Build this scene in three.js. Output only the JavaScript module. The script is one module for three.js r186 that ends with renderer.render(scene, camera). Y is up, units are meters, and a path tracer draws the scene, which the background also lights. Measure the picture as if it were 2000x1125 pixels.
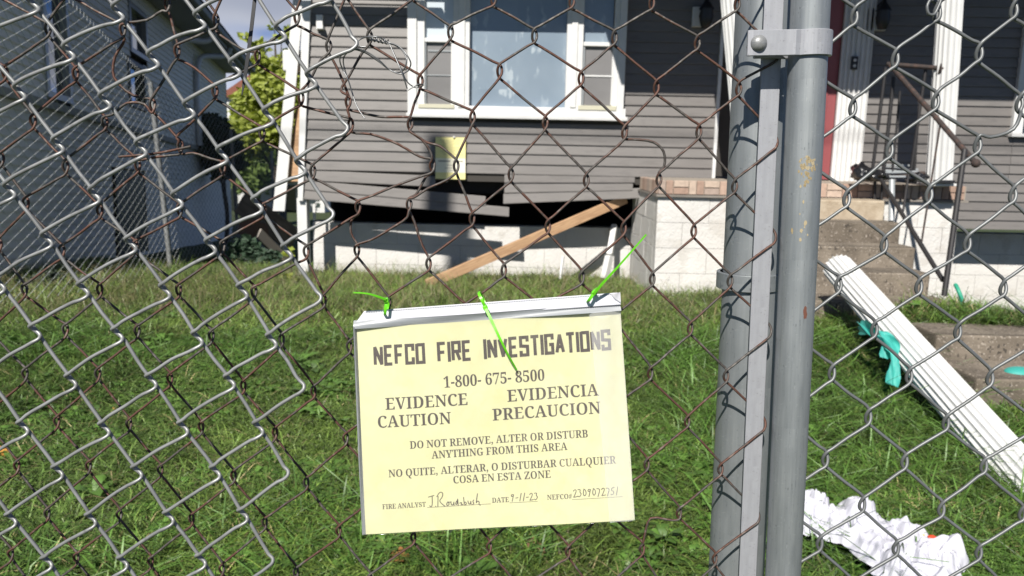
import * as THREE from 'three';
import { mergeGeometries, mergeVertices } from 'three/addons/utils/BufferGeometryUtils.js';
import { RoundedBoxGeometry } from 'three/addons/geometries/RoundedBoxGeometry.js';

// ---------------------------------------------------------------- camera, sky, sun, exposure
const scene = new THREE.Scene();
const EYE = 1.45, PITCH = 0.1718, ROLL = 0.02, FOCAL = 1511;
const camera = new THREE.PerspectiveCamera(2 * Math.atan(562.5 / FOCAL) * 180 / Math.PI, 16 / 9, 0.05, 900);
camera.rotation.order = 'YXZ';
camera.position.set(0, EYE, 0);
camera.rotation.set(-PITCH, 0, ROLL);
camera.focus = 0.75; camera.userData.fStop = 13;
camera.updateMatrixWorld(true);

const renderer = new THREE.WebGLRenderer({ antialias: true });
renderer.toneMapping = THREE.LinearToneMapping;
renderer.toneMappingExposure = 1.42;
renderer.shadowMap.enabled = true;
renderer.setSize(1024, 576);

const SUNDIR = new THREE.Vector3(-0.31, 0.95, 1).normalize();     // from the ground towards the sun
const sun = new THREE.DirectionalLight(new THREE.Color(1, 0.955, 0.88), 5);
sun.position.copy(SUNDIR).multiplyScalar(40);
sun.castShadow = true; sun.shadow.radius = 1;
sun.shadow.mapSize.set(4096, 4096);
Object.assign(sun.shadow.camera, { left: -14, right: 14, top: 14, bottom: -14, near: 1, far: 90 });
scene.add(sun, sun.target);

// seeded random numbers and smooth noise
let seedState = 12345;
const rnd = () => { seedState = (seedState + 0x6d2b79f5) | 0; let t = Math.imul(seedState ^ (seedState >>> 15), 1 | seedState); t = (t + Math.imul(t ^ (t >>> 7), 61 | t)) ^ t; return ((t ^ (t >>> 14)) >>> 0) / 4294967296; };
const rr = (a, b) => a + (b - a) * rnd();
const lerp = (a, b, t) => a + (b - a) * t, clamp = (x, a = 0, b = 1) => Math.min(b, Math.max(a, x));
const sstep = (x, a, b) => { const t = clamp((x - a) / (b - a)); return t * t * (3 - 2 * t); };
const hash = (x, y, s) => { let h = Math.imul(x | 0, 374761393) ^ Math.imul(y | 0, 668265263) ^ Math.imul(s | 0, 2147483647 - 987654); h = Math.imul(h ^ (h >>> 13), 1274126177); return ((h ^ (h >>> 16)) >>> 0) / 4294967296; };
function vnoise(x, y, s = 1, per = 0) {
  const xi = Math.floor(x), yi = Math.floor(y), fx = x - xi, fy = y - yi, u = fx * fx * (3 - 2 * fx), v = fy * fy * (3 - 2 * fy);
  const w = (a) => per ? ((a % per) + per) % per : a;
  return lerp(lerp(hash(w(xi), w(yi), s), hash(w(xi + 1), w(yi), s), u), lerp(hash(w(xi), w(yi + 1), s), hash(w(xi + 1), w(yi + 1), s), u), v);
}
const fbm = (x, y, s = 1, o = 4, per = 0) => { let r = 0, a = 0.5, t = 0; for (let i = 0; i < o; i++) { r += a * vnoise(x, y, s + i * 17, per); t += a; x *= 2; y *= 2; per *= 2; a *= 0.5; } return r / t; };

{ // clear blue air with broken cloud
  const W = 1024, H = 512, data = new Float32Array(W * H * 4);
  for (let j = 0; j < H; j++) for (let i = 0; i < W; i++) {
    const el = ((j + 0.5) / H - 0.5) * Math.PI, az = ((i + 0.5) / W - 0.5) * 2 * Math.PI;
    const x = Math.cos(az) * Math.cos(el), z = Math.sin(az) * Math.cos(el), y = Math.sin(el);
    const up = Math.max(0, y), k = Math.pow(1 - up, 5);
    let c = [lerp(0.036, 0.10, k), lerp(0.064, 0.25, k), lerp(0.125, 0.66, k)];
    const q = 1 / (up + 0.16), n = fbm(x * q * 1.15 + 31.3, z * q * 1.15 + 11.2, 5, 5), m = sstep(n, 0.50, 0.64);
    const th = sstep(n, 0.55, 0.8), b0 = 0.35 + 0.75 * k, cl = [lerp(0.60, 0.42, th) * b0, lerp(0.62, 0.45, th) * b0, lerp(0.68, 0.54, th) * b0];
    c = c.map((v, a) => lerp(v, cl[a], m * 0.9));
    if (y < 0) c = [0.05, 0.055, 0.045];
    data.set([c[0], c[1], c[2], 1], (j * W + i) * 4);
  }
  const t = new THREE.DataTexture(data, W, H, THREE.RGBAFormat, THREE.FloatType);
  t.mapping = THREE.EquirectangularReflectionMapping; t.magFilter = THREE.LinearFilter; t.minFilter = THREE.LinearFilter; t.needsUpdate = true;
  scene.background = t; scene.environment = t;
}

// ---------------------------------------------------------------- helpers
const V = (x, y, z) => new THREE.Vector3(x, y, z);
// point of the world that is seen at (px, py) of the 2000 x 1125 photograph, on the upright plane D metres in front of the camera
function at(px, py, D) {
  const v = V((px - 1000) / FOCAL, -(py - 562.5) / FOCAL, -1).applyQuaternion(camera.quaternion);
  return v.multiplyScalar(D / -v.z).add(camera.position);
}
const rect = (x0, y0, x1, y1, D) => { const ym = (y0 + y1) / 2, xm = (x0 + x1) / 2; return { x0: at(x0, ym, D).x, x1: at(x1, ym, D).x, y1: at(xm, y0, D).y, y0: at(xm, y1, D).y }; };
const taken = {};
const numbered = (n) => { taken[n] = (taken[n] ?? -1) + 1; return taken[n] ? n + '_' + String(taken[n]).padStart(3, '0') : n; };
function shade(o) { o.castShadow = true; o.receiveShadow = true; return o; }
function thing(name, label, category, pos = [0, 0, 0], group) {
  const g = new THREE.Group(); g.name = numbered(name); g.position.set(...pos); g.userData = { label, category }; if (group) g.userData.group = group; scene.add(g); return g;
}
function part(name, geo, mat, parent) { const m = shade(new THREE.Mesh(geo, mat)); m.name = name; parent.add(m); return m; }
function single(name, label, category, geo, mat, group) { const m = shade(new THREE.Mesh(geo, mat)); m.name = numbered(name); m.userData = { label, category }; if (group) m.userData.group = group; scene.add(m); return m; }
function structure(name, geo, mat) { const m = shade(new THREE.Mesh(geo, mat)); m.name = name; m.userData = { kind: 'structure' }; scene.add(m); return m; }
const merge = (l) => mergeGeometries(l.map((g) => { const h = g.index ? g.toNonIndexed() : g; for (const k of Object.keys(h.attributes)) if (!['position', 'normal', 'uv'].includes(k)) h.deleteAttribute(k); if (!h.attributes.uv) h.setAttribute('uv', new THREE.BufferAttribute(new Float32Array(h.attributes.position.count * 2), 2)); return h; }), false);
// box with uv in metres
function metreUV(g) {
  const p = g.attributes.position, n = g.attributes.normal, uv = new Float32Array(p.count * 2);
  for (let i = 0; i < p.count; i++) { const ax = Math.abs(n.getX(i)), ay = Math.abs(n.getY(i)), az = Math.abs(n.getZ(i)); let a, b; if (ax > ay && ax > az) { a = p.getZ(i); b = p.getY(i); } else if (ay > az) { a = p.getX(i); b = p.getZ(i); } else { a = p.getX(i); b = p.getY(i); } uv[i * 2] = a; uv[i * 2 + 1] = b; }
  g.setAttribute('uv', new THREE.BufferAttribute(uv, 2)); return g;
}
function box(x0, x1, y0, y1, z0, z1, bevel = 0) {
  const w = Math.abs(x1 - x0), h = Math.abs(y1 - y0), d = Math.abs(z1 - z0);
  const g = bevel ? new RoundedBoxGeometry(w, h, d, 1, Math.min(bevel, w * 0.45, h * 0.45, d * 0.45)) : new THREE.BoxGeometry(w, h, d);
  g.translate((x0 + x1) / 2, (y0 + y1) / 2, (z0 + z1) / 2); return metreUV(g);
}
// swept round bar through points (already dense), radius constant or function of 0..1
function sweep(pts, r, sides = 6, cap = true) {
  const n = pts.length, pos = [], nor = [], uv = [], idx = []; let len = 0;
  const T = pts.map((p, i) => pts[Math.min(n - 1, i + 1)].clone().sub(pts[Math.max(0, i - 1)]).normalize());
  let N = Math.abs(T[0].y) < 0.9 ? V(0, 1, 0) : V(1, 0, 0); N.sub(T[0].clone().multiplyScalar(N.dot(T[0]))).normalize();
  for (let i = 0; i < n; i++) {
    if (i) len += pts[i].distanceTo(pts[i - 1]);
    N.sub(T[i].clone().multiplyScalar(N.dot(T[i]))).normalize(); const B = T[i].clone().cross(N), R = typeof r === 'function' ? r(i / (n - 1)) : r;
    for (let k = 0; k <= sides; k++) { const a = k / sides * 2 * Math.PI, d = N.clone().multiplyScalar(Math.cos(a)).addScaledVector(B, Math.sin(a)); pos.push(pts[i].x + d.x * R, pts[i].y + d.y * R, pts[i].z + d.z * R); nor.push(d.x, d.y, d.z); uv.push(len, k / sides); }
  }
  const s = sides + 1;
  for (let i = 0; i < n - 1; i++) for (let k = 0; k < sides; k++) { const a = i * s + k; idx.push(a, a + 1, a + s, a + 1, a + s + 1, a + s); }
  if (cap) for (const [i, sg] of [[0, -1], [n - 1, 1]]) { const c = pos.length / 3, t = T[i]; pos.push(pts[i].x, pts[i].y, pts[i].z); nor.push(t.x * sg, t.y * sg, t.z * sg); uv.push(0, 0); for (let k = 0; k < sides; k++) { const a = i * s + k; sg < 0 ? idx.push(c, a + 1, a) : idx.push(c, a, a + 1); } }
  const g = new THREE.BufferGeometry(); g.setAttribute('position', new THREE.Float32BufferAttribute(pos, 3)); g.setAttribute('normal', new THREE.Float32BufferAttribute(nor, 3)); g.setAttribute('uv', new THREE.Float32BufferAttribute(uv, 2)); g.setIndex(idx); return g;
}
const smooth = (pts, per = 4) => { const c = new THREE.CatmullRomCurve3(pts, false, 'centripetal'), o = []; const n = pts.length - 1; for (let i = 0; i <= n * per; i++) o.push(c.getPoint(i / (n * per))); return o; };
const bar = (a, b, r, sides = 8) => sweep([a.clone(), a.clone().lerp(b, 0.5), b.clone()], r, sides);
// square timber between two points: w across (in the plane of up), t the other way
function plankBetween(a, b, w, t, bevel = 0.002) {
  const L = a.distanceTo(b), g = metreUV(new RoundedBoxGeometry(L, w, t, 1, bevel)); const x = b.clone().sub(a).normalize(), z = x.clone().cross(V(0, 1, 0)).normalize(), y = z.clone().cross(x);
  const m = new THREE.Matrix4().makeBasis(x, y, z).setPosition(a.clone().add(b).multiplyScalar(0.5)); g.applyMatrix4(m); return g;
}
function dtex(w, h, f, srgb, rep = 1) {
  const d = new Uint8Array(w * h * 4);
  for (let j = 0; j < h; j++) for (let i = 0; i < w; i++) { const c = f(i / w, j / h); for (let k = 0; k < 3; k++) d[(j * w + i) * 4 + k] = clamp(c[k] ?? c[0], 0, 1) * 255; d[(j * w + i) * 4 + 3] = 255; }
  const t = new THREE.DataTexture(d, w, h); t.wrapS = t.wrapT = THREE.RepeatWrapping; t.magFilter = THREE.LinearFilter; t.minFilter = THREE.LinearMipmapLinearFilter; t.generateMipmaps = true; t.repeat.set(rep, rep); if (srgb) t.colorSpace = THREE.SRGBColorSpace; t.needsUpdate = true; return t;
}
const toS = (c) => c <= 0.0031308 ? c * 12.92 : 1.055 * Math.pow(c, 1 / 2.4) - 0.055;
const lin3 = (r, g, b) => [toS(r), toS(g), toS(b)];
const mix3 = (a, b, t) => [lerp(a[0], b[0], t), lerp(a[1], b[1], t), lerp(a[2], b[2], t)];
const col = (r, g, b) => new THREE.Color().setRGB(r, g, b);
const std = (o) => new THREE.MeshStandardMaterial(o), phy = (o) => new THREE.MeshPhysicalMaterial(o);

// ---------------------------------------------------------------- materials (linear base colours)
const galvMap = dtex(512, 512, (u, v) => { const n = fbm(u * 5, v * 9, 3, 4, 0), st = fbm(u * 3, v * 60, 9, 3, 0), p = vnoise(u * 130, v * 70, 12), q = vnoise(u * 40, v * 160, 15); let c = mix3(lin3(0.215, 0.235, 0.245), lin3(0.345, 0.365, 0.375), clamp(n * 0.7 + st * 0.7 - 0.2)); if (p > 0.9) c = mix3(c, lin3(0.42, 0.44, 0.45), 0.3); if (q > 0.92) c = mix3(c, lin3(0.10, 0.11, 0.12), 0.4); return c; }, true);
galvMap.repeat.set(6, 1);
const barMap = dtex(256, 512, (u, v) => { const st = fbm(u * 50, v * 3, 19, 3, 0), n = fbm(u * 6, v * 9, 23, 4, 0), p = vnoise(u * 60, v * 90, 12); let c = mix3(lin3(0.32, 0.325, 0.35), lin3(0.39, 0.40, 0.425), clamp(st * 0.8 + n * 0.6 - 0.25)); if (p > 0.9) c = mix3(c, lin3(0.2, 0.2, 0.21), 0.5); return c; }, true, 12);
const galvRough = dtex(128, 128, (u, v) => [0.40 + 0.25 * fbm(u * 12, v * 12, 21, 3, 12)]);
const rustWireMap = dtex(512, 16, (u, v) => { const n = fbm(u * 24, v * 2, 7, 3, 0), s = vnoise(u * 160, v * 3, 3); const a = mix3(lin3(0.075, 0.068, 0.063), lin3(0.10, 0.047, 0.034), sstep(n, 0.46, 0.58)); return mix3(a, s > 0.5 ? lin3(0.20, 0.185, 0.17) : lin3(0.03, 0.022, 0.02), Math.abs(s - 0.5) > 0.3 ? 0.55 : 0); }, true);
rustWireMap.repeat.set(2.2, 1);
const rustMap = dtex(256, 256, (u, v) => { const n = fbm(u * 6, v * 6, 13, 5, 6); return mix3(lin3(0.035, 0.030, 0.029), lin3(0.10, 0.056, 0.043), sstep(n, 0.48, 0.68)); }, true, 6);
const vinylBump = dtex(256, 64, (u, v) => [0.5 + 0.4 * (fbm(u * 5, v * 30, 2, 3, 0) - 0.5)]);
const vinylMap = (r, g, b, s) => dtex(256, 128, (u, v) => { const n = fbm(u * 6, v * 6, s, 4, 6), k = 0.9 + 0.2 * n, d = sstep(fbm(u * 14, v * 10, s + 40, 3, 0), 0.6, 0.75) * 0.12; return lin3(r * k * (1 - d), g * k * (1 - d), b * k * (1 - d)); }, true);
const concreteMap = dtex(512, 512, (u, v) => { const n = fbm(u * 5, v * 5, 4, 5, 5), p = vnoise(u * 110, v * 110, 8, 110), q = vnoise(u * 55, v * 55, 18, 55); let c = mix3(lin3(0.10, 0.082, 0.063), lin3(0.27, 0.228, 0.18), clamp(n * 1.5 - 0.3)); if (p > 0.84) c = mix3(c, lin3(0.42, 0.37, 0.32), 0.75); if (q < 0.14) c = mix3(c, lin3(0.035, 0.03, 0.026), 0.7); return c; }, true, 1.3);
const concreteBump = dtex(256, 256, (u, v) => [0.3 + 0.4 * fbm(u * 8, v * 8, 4, 3, 8) + 0.3 * vnoise(u * 90, v * 90, 8, 90)], false, 1.3);
const paintMap = dtex(256, 256, (u, v) => { const n = fbm(u * 4, v * 4, 14, 4, 4), s = sstep(fbm(u * 10, v * 10, 33, 4, 10), 0.6, 0.74); return mix3(mix3(lin3(0.52, 0.505, 0.485), lin3(0.66, 0.645, 0.62), n), lin3(0.42, 0.39, 0.35), s * 0.35); }, true, 0.9);
const paintBump = dtex(256, 256, (u, v) => [0.5 * fbm(u * 30, v * 30, 6, 3, 30) + 0.5 * vnoise(u * 70, v * 70, 9, 70)], false, 1.6);
const woodMap = dtex(512, 128, (u, v) => { const w = fbm(u * 3, v * 14, 3, 4), g = 0.5 + 0.5 * Math.sin((v * 26 + w * 9) * 2.2); return mix3(lin3(0.33, 0.19, 0.105), lin3(0.56, 0.37, 0.215), clamp(g * 0.5 + w * 0.5)); }, true);
woodMap.repeat.set(1.2, 4);
const M = {
  galv: std({ map: galvMap, roughnessMap: galvRough, roughness: 1, metalness: 0.55 }),
  galvBar: std({ map: barMap, roughness: 0.5, metalness: 0.3 }),
  galvWire: std({ map: dtex(512, 16, (u, v) => { const n = fbm(u * 60, v * 3, 27, 3), d = vnoise(u * 220, v * 3, 28) > 0.86 ? 0.7 : 1, k = (0.15 + 0.19 * n) * d; return lin3(k, k * 1.02, k * 1.02); }, true), roughness: 0.42, metalness: 0.3 }),
  gateWire: std({ map: dtex(512, 16, (u, v) => { const n = fbm(u * 60, v * 3, 37, 3), k = 0.10 + 0.10 * n; return lin3(k, k * 1.05, k * 1.07); }, true), roughness: 0.45, metalness: 0.3 }),
  farWire: std({ color: col(0.42, 0.44, 0.435), roughness: 0.5, metalness: 0.1 }),
  rustWire: std({ map: rustWireMap, roughness: 0.62, metalness: 0.3 }),
  tieWire: std({ color: col(0.2, 0.205, 0.21), roughness: 0.4, metalness: 0.7 }),
  rust: std({ map: rustMap, roughness: 0.85, metalness: 0.1 }),
  blackIron: std({ color: col(0.035, 0.033, 0.034), roughness: 0.5, metalness: 0.3 }),
  siding: [0, 1, 2].map((i) => { const t = vinylMap(0.150 + i * 0.009, 0.139 + i * 0.009, 0.132 + i * 0.009, 50 + i); return std({ map: t, bumpMap: vinylBump, bumpScale: 0.0006, roughness: 0.5 }); }),
  neighbor: [0, 1, 2].map((i) => { const t = vinylMap(0.78 + i * 0.02, 0.76 + i * 0.02, 0.69 + i * 0.02, 70 + i); return std({ map: t, roughness: 0.6 }); }),
  neighborLow: [0, 1].map((i) => { const t = vinylMap(0.68 + i * 0.02, 0.675 + i * 0.02, 0.63 + i * 0.02, 80 + i); return std({ map: t, roughness: 0.6 }); }),
  white: std({ map: dtex(128, 128, (u, v) => { const n = fbm(u * 6, v * 6, 61, 4, 6); return mix3(lin3(0.58, 0.58, 0.575), lin3(0.68, 0.68, 0.67), n); }, true, 2), roughness: 0.42 }),
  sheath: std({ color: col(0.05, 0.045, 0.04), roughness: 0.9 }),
  block: std({ map: paintMap, bumpMap: paintBump, bumpScale: 0.004, roughness: 0.75 }),
  mortar: std({ color: col(0.55, 0.535, 0.51), roughness: 0.9 }),
  concrete: std({ map: concreteMap, bumpMap: concreteBump, bumpScale: 0.006, roughness: 0.95 }),
  tanStone: std({ map: dtex(256, 256, (u, v) => { const n = fbm(u * 9, v * 9, 24, 5, 9); return mix3(lin3(0.30, 0.235, 0.165), lin3(0.50, 0.43, 0.33), n * 1.3 - 0.1); }, true, 2), bumpMap: concreteBump, bumpScale: 0.005, roughness: 0.9 }),
  brick: [[0.40, 0.285, 0.225], [0.33, 0.225, 0.175], [0.46, 0.36, 0.29], [0.36, 0.28, 0.235]].map((c, i) => std({ map: dtex(64, 64, (u, v) => { const n = fbm(u * 6, v * 6, 90 + i, 3, 6); return lin3(c[0] * (0.8 + 0.4 * n), c[1] * (0.8 + 0.4 * n), c[2] * (0.8 + 0.4 * n)); }, true, 8), roughness: 0.9 })),
  brickMortar: std({ color: col(0.30, 0.26, 0.215), roughness: 0.95 }),
  wood: std({ map: woodMap, roughness: 0.75 }),
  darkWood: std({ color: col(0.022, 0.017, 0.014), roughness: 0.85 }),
  greyWood: std({ map: dtex(256, 64, (u, v) => { const n = fbm(u * 4, v * 16, 44, 4); return mix3(lin3(0.13, 0.115, 0.10), lin3(0.30, 0.27, 0.24), n); }, true, 2), roughness: 0.9 }),
  door: std({ color: col(0.25, 0.07, 0.075), roughness: 0.4 }),
  screen: std({ map: dtex(256, 256, (u, v) => { const n = fbm(u * 3, v * 5, 19, 4), s = (i => i)(Math.sin(u * 260) * Math.sin(v * 260)); const k = 0.13 + 0.07 * n + 0.012 * s; return lin3(k, k * 0.98, k * 0.99); }, true), roughness: 0.6 }),
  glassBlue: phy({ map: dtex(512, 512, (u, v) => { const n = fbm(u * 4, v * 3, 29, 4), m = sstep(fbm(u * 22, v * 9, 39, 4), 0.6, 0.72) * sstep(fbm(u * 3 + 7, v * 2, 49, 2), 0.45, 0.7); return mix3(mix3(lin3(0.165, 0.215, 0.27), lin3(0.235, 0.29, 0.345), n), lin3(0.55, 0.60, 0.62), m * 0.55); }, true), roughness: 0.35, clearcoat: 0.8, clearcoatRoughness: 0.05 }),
  glassPale: phy({ color: col(0.52, 0.58, 0.62), roughness: 0.3, clearcoat: 0.8, clearcoatRoughness: 0.05 }),
  glassDark: phy({ color: col(0.02, 0.025, 0.022), roughness: 0.06, clearcoat: 1 }),
  black: std({ color: col(0.018, 0.018, 0.02), roughness: 0.45 }),
  bag: phy({ color: col(0.012, 0.012, 0.014), roughness: 0.28, clearcoat: 0.6, clearcoatRoughness: 0.2 }),
  vinyl: phy({ color: col(0.30, 0.32, 0.33), roughness: 0.3 }),
  lime: phy({ color: col(0.16, 0.66, 0.02), roughness: 0.35, transmission: 0.15, thickness: 0 }),
  teal: phy({ color: col(0.05, 0.46, 0.40), roughness: 0.6, transmission: 0.3, thickness: 0, side: THREE.DoubleSide }),
  hose: std({ color: col(0.03, 0.30, 0.19), roughness: 0.5 }),
  cloth: std({ map: dtex(128, 128, (u, v) => { const n = fbm(u * 8, v * 8, 55, 4, 8); return mix3(lin3(0.44, 0.44, 0.50), lin3(0.60, 0.60, 0.66), n); }, true, 3), roughness: 0.95, side: THREE.DoubleSide }),
  soffit: std({ color: col(0.30, 0.30, 0.28), roughness: 0.7 }),
  shingle: std({ map: dtex(128, 128, (u, v) => { const n = fbm(u * 16, v * 16, 65, 3, 16); return lin3(0.04 + 0.05 * n, 0.04 + 0.048 * n, 0.042 + 0.046 * n); }, true, 2), roughness: 0.95 }),
};

// ---------------------------------------------------------------- ground
function groundRel(x, d) {                                          // height against the eye
  const pts = [[-60, -1.6], [-2, -1.46], [1, -1.44], [2.2, -1.36], [3.2, -1.26], [4.4, -1.12], [5.6, -1.12], [7, -1.2], [9, -1.35], [14, -1.75], [20, -2.2], [40, -2.6], [400, -3]];
  let h = pts[pts.length - 1][1];
  for (let i = 0; i < pts.length - 1; i++) if (d <= pts[i + 1][0]) { const t = clamp((d - pts[i][0]) / (pts[i + 1][0] - pts[i][0])); h = lerp(pts[i][1], pts[i + 1][1], t); break; }
  h += 0.10 * sstep(x, 1.0, 2.2) * sstep(d, 3.8, 4.4) * (1 - sstep(d, 6.5, 8));
  h += 0.16 * sstep(x, 2.3, 2.5) * sstep(d, 3.9, 4.05) * (1 - sstep(d, 5, 8)) * 0.6;
  h -= 0.46 * sstep(x, 2.75, 3.15) * sstep(d, 4.35, 5.3);
  h += 0.04 * (fbm(x * 0.9 + 20, d * 0.9 + 20, 6, 3) - 0.5);
  return h;
}
const groundY = (x, d) => EYE + groundRel(x, d);
{
  const xs = [], ds = [];
  for (let i = 0; i <= 90; i++) xs.push(-9 + i * 0.2); for (const e of [12, 18, 30, 60, 140, 420]) { xs.push(e); xs.unshift(-e); }
  for (let i = 0; i <= 90; i++) ds.push(-2 + i * 0.2); for (const e of [20, 28, 40, 80, 180, 420]) ds.push(e); for (const e of [-6, -15, -40, -140, -420]) ds.unshift(e);
  const pos = [], uv = [], idx = [], nx = xs.length;
  for (const d of ds) for (const x of xs) { pos.push(x, groundY(x, d), -d); uv.push(x, d); }
  for (let j = 0; j < ds.length - 1; j++) for (let i = 0; i < nx - 1; i++) { const a = j * nx + i; idx.push(a, a + 1, a + nx, a + 1, a + nx + 1, a + nx); }
  const g = new THREE.BufferGeometry(); g.setAttribute('position', new THREE.Float32BufferAttribute(pos, 3)); g.setAttribute('uv', new THREE.Float32BufferAttribute(uv, 2)); g.setIndex(idx); g.computeVertexNormals();
  const t = dtex(512, 512, (u, v) => { const n = fbm(u * 10, v * 10, 71, 5, 10), p = vnoise(u * 90, v * 90, 72, 90); return mix3(mix3(lin3(0.022, 0.038, 0.010), lin3(0.05, 0.075, 0.018), n), lin3(0.07, 0.055, 0.03), p > 0.7 ? 0.4 : 0); }, true, 0.7);
  structure('lawn', g, std({ map: t, bumpMap: concreteBump, bumpScale: 0.02, roughness: 1 }));
}

// ---------------------------------------------------------------- fire-damaged house
const house = thing('damaged_house', 'dark grey clapboard house with white framed windows, loose siding and raised porch', 'house');
const FD = 7.4;                                                    // foundation plane, half a metre behind the siding
const HW = 6.9;                                                     // distance of the siding plane
const wallZ = -HW - 0.03;
const Xh = (px, py) => at(px, py, HW).x, Yh = (px, py) => at(px, py, HW).y;
function boardGeo(h, len, rise0 = 0, rise1 = 0) {                  // one clapboard, butt proud of the course below; rise0 / rise1 lift its ends
  const s = [[0, 0], [0.017, 0], [0.017, 0.007], [0.004, h - 0.002], [0, h + 0.004]], pos = [], idx = [], N = 5;
  for (const [x, r] of [[0, rise0], [len, rise1]]) for (const [z, y] of s) pos.push(x, y + r, z);
  for (let k = 0; k < N - 1; k++) idx.push(k, k + N, k + 1, k + 1, k + N, k + N + 1);
  idx.push(0, 1, 2, 0, 2, 3, 0, 3, 4, N, N + 2, N + 1, N, N + 3, N + 2, N, N + 4, N + 3);
  let g = new THREE.BufferGeometry(); g.setAttribute('position', new THREE.Float32BufferAttribute(pos, 3)); g.setIndex(idx); g = g.toNonIndexed(); g.computeVertexNormals();
  const p = g.attributes.position, u = new Float32Array(p.count * 2), off = rnd() * 5; for (let i = 0; i < p.count; i++) { u[i * 2] = p.getX(i) * 0.7 + off; u[i * 2 + 1] = p.getY(i) * 6 + off * 3; } g.setAttribute('uv', new THREE.BufferAttribute(u, 2)); return g;
}
function board(parent, x0, x1, y, h, mats, z = wallZ, r0 = 0, r1 = 0) { const m = part('siding_board', boardGeo(h, x1 - x0, r0, r1), mats[Math.floor(rnd() * mats.length)], parent); m.position.set(x0, y, z); return m; }
const EXP = 0.0885;                                                // exposed height of a course
const winR = rect(797, -60, 1222, 232, HW);
const X0 = Xh(600, 200), XC = Xh(1400, 200);                        // left end of the wall and its corner by the porch
const yTop = EYE + 1.75, ySag = Yh(800, 337);
{
  // main field of courses, counted down from the window sill
  for (let y = ySag; y < yTop; y += EXP) {
    const tilt = 0.012 * clamp((ySag + 1.2 - y) / 1.2), jl = rr(-0.006, 0.006), xl = X0 - 0.035 * (1 - clamp((y - ySag) / 1.3)) + jl;
    const over = y + EXP > winR.y0 + 0.005;
    if (!over) { board(house, xl, XC - 0.004, y, EXP, M.siding, wallZ, tilt * 0.6, 0); }
    else { board(house, xl, winR.x0 - 0.003, y, EXP, M.siding, wallZ, tilt * 0.5, 0); board(house, winR.x1 + 0.003, XC - 0.004, y, EXP, M.siding); }
  }
  // the sagging lowest courses: left run slopes down to the right with a broken end, right run slopes up to the porch
  const L = (px, py) => [Xh(px, py), Yh(px, py)];
  const run = (a, b, h, z = wallZ + 0.004) => { const m = part('siding_board', boardGeo(h, b[0] - a[0], 0, b[1] - a[1]), M.siding[Math.floor(rnd() * 3)], house); m.position.set(a[0], a[1], z); };
  run(L(588, 352), L(850, 365), EXP); run(L(587, 370), L(948, 402), EXP * 0.9, wallZ + 0.008); run(L(584, 388), L(994, 423), EXP * 0.88, wallZ + 0.014);
  run(L(985, 357), L(1240, 357), EXP); run(L(985, 377), L(1236, 372), EXP); run(L(983, 398), L(1251, 387), EXP * 0.95, wallZ + 0.01);
  // dark sheathing behind, rotten rim joist, floor underside and crawl space
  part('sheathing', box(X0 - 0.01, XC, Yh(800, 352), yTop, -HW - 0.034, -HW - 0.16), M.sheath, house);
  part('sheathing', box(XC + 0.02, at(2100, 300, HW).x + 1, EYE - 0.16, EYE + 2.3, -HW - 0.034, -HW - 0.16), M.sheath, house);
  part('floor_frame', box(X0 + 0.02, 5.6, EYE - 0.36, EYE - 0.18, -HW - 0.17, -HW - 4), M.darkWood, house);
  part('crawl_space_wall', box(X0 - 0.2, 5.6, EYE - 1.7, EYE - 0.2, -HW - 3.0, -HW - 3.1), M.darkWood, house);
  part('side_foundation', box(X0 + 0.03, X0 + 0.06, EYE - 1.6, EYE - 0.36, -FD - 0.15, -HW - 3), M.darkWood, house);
  part('side_wall', box(X0 - 0.02, X0 - 0.004, EYE - 0.42, yTop, -HW - 0.17, -HW - 5), M.siding[0], house);
}
{ // left corner boards that have split apart, raw timber showing in the wedge
  const strip = (a, b, w, d0, d1, mat, name) => { const g = new THREE.BoxGeometry(1, 1, 1), p = g.attributes.position; for (let i = 0; i < p.count; i++) { const top = p.getY(i) > 0, q = top ? at(a[0], a[1], d0) : at(b[0], b[1], d0), ww = top ? w[0] : w[1]; p.setXYZ(i, q.x + p.getX(i) * ww, q.y, q.z + 0.012 - (p.getZ(i) < 0 ? d1 : 0)); } g.computeVertexNormals(); metreUV(g); return part(name, g, mat, house); };
  strip([600, -30], [587, 392], [0.075, 0.045], 6.9, 0.03, M.white, 'corner_board');
  strip([586, -30], [545, 412], [0.09, 0.105], 6.98, 0.025, M.white, 'corner_board');
  strip([599, 130], [573, 354], [0.02, 0.10], 7.03, 0.05, M.wood, 'corner_stud');
  strip([584, 205], [566, 356], [0.03, 0.06], 7.08, 0.04, M.wood, 'corner_stud');
  const s = rect(549, 96, 577, 140, 7.0); part('gutter_end', box(s.x0, s.x1 + 0.02, s.y0, s.y1, -7.02, -7.3, 0.025), M.white, house);
  const q = rect(583, 387, 602, 575, 6.95); part('corner_post', box(q.x0, q.x1, q.y0 - 0.1, q.y1, -6.93, -7.03, 0.004), M.white, house);
  const r = rect(612, 398, 617, 430, 7.2); part('pipe_stub', box(r.x0, r.x1, r.y0, r.y1, -7.18, -7.2), M.white, house);
  const h = rect(617, 28, 630, 58, HW - 0.02); part('hose_hook', merge([box(h.x0, h.x1, h.y0, h.y1, -HW + 0.02, -HW - 0.03, 0.006), box(h.x0 + 0.015, h.x1 + 0.012, h.y0, h.y0 + 0.03, -HW + 0.06, -HW, 0.006)]), M.white, house);
}
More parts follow.
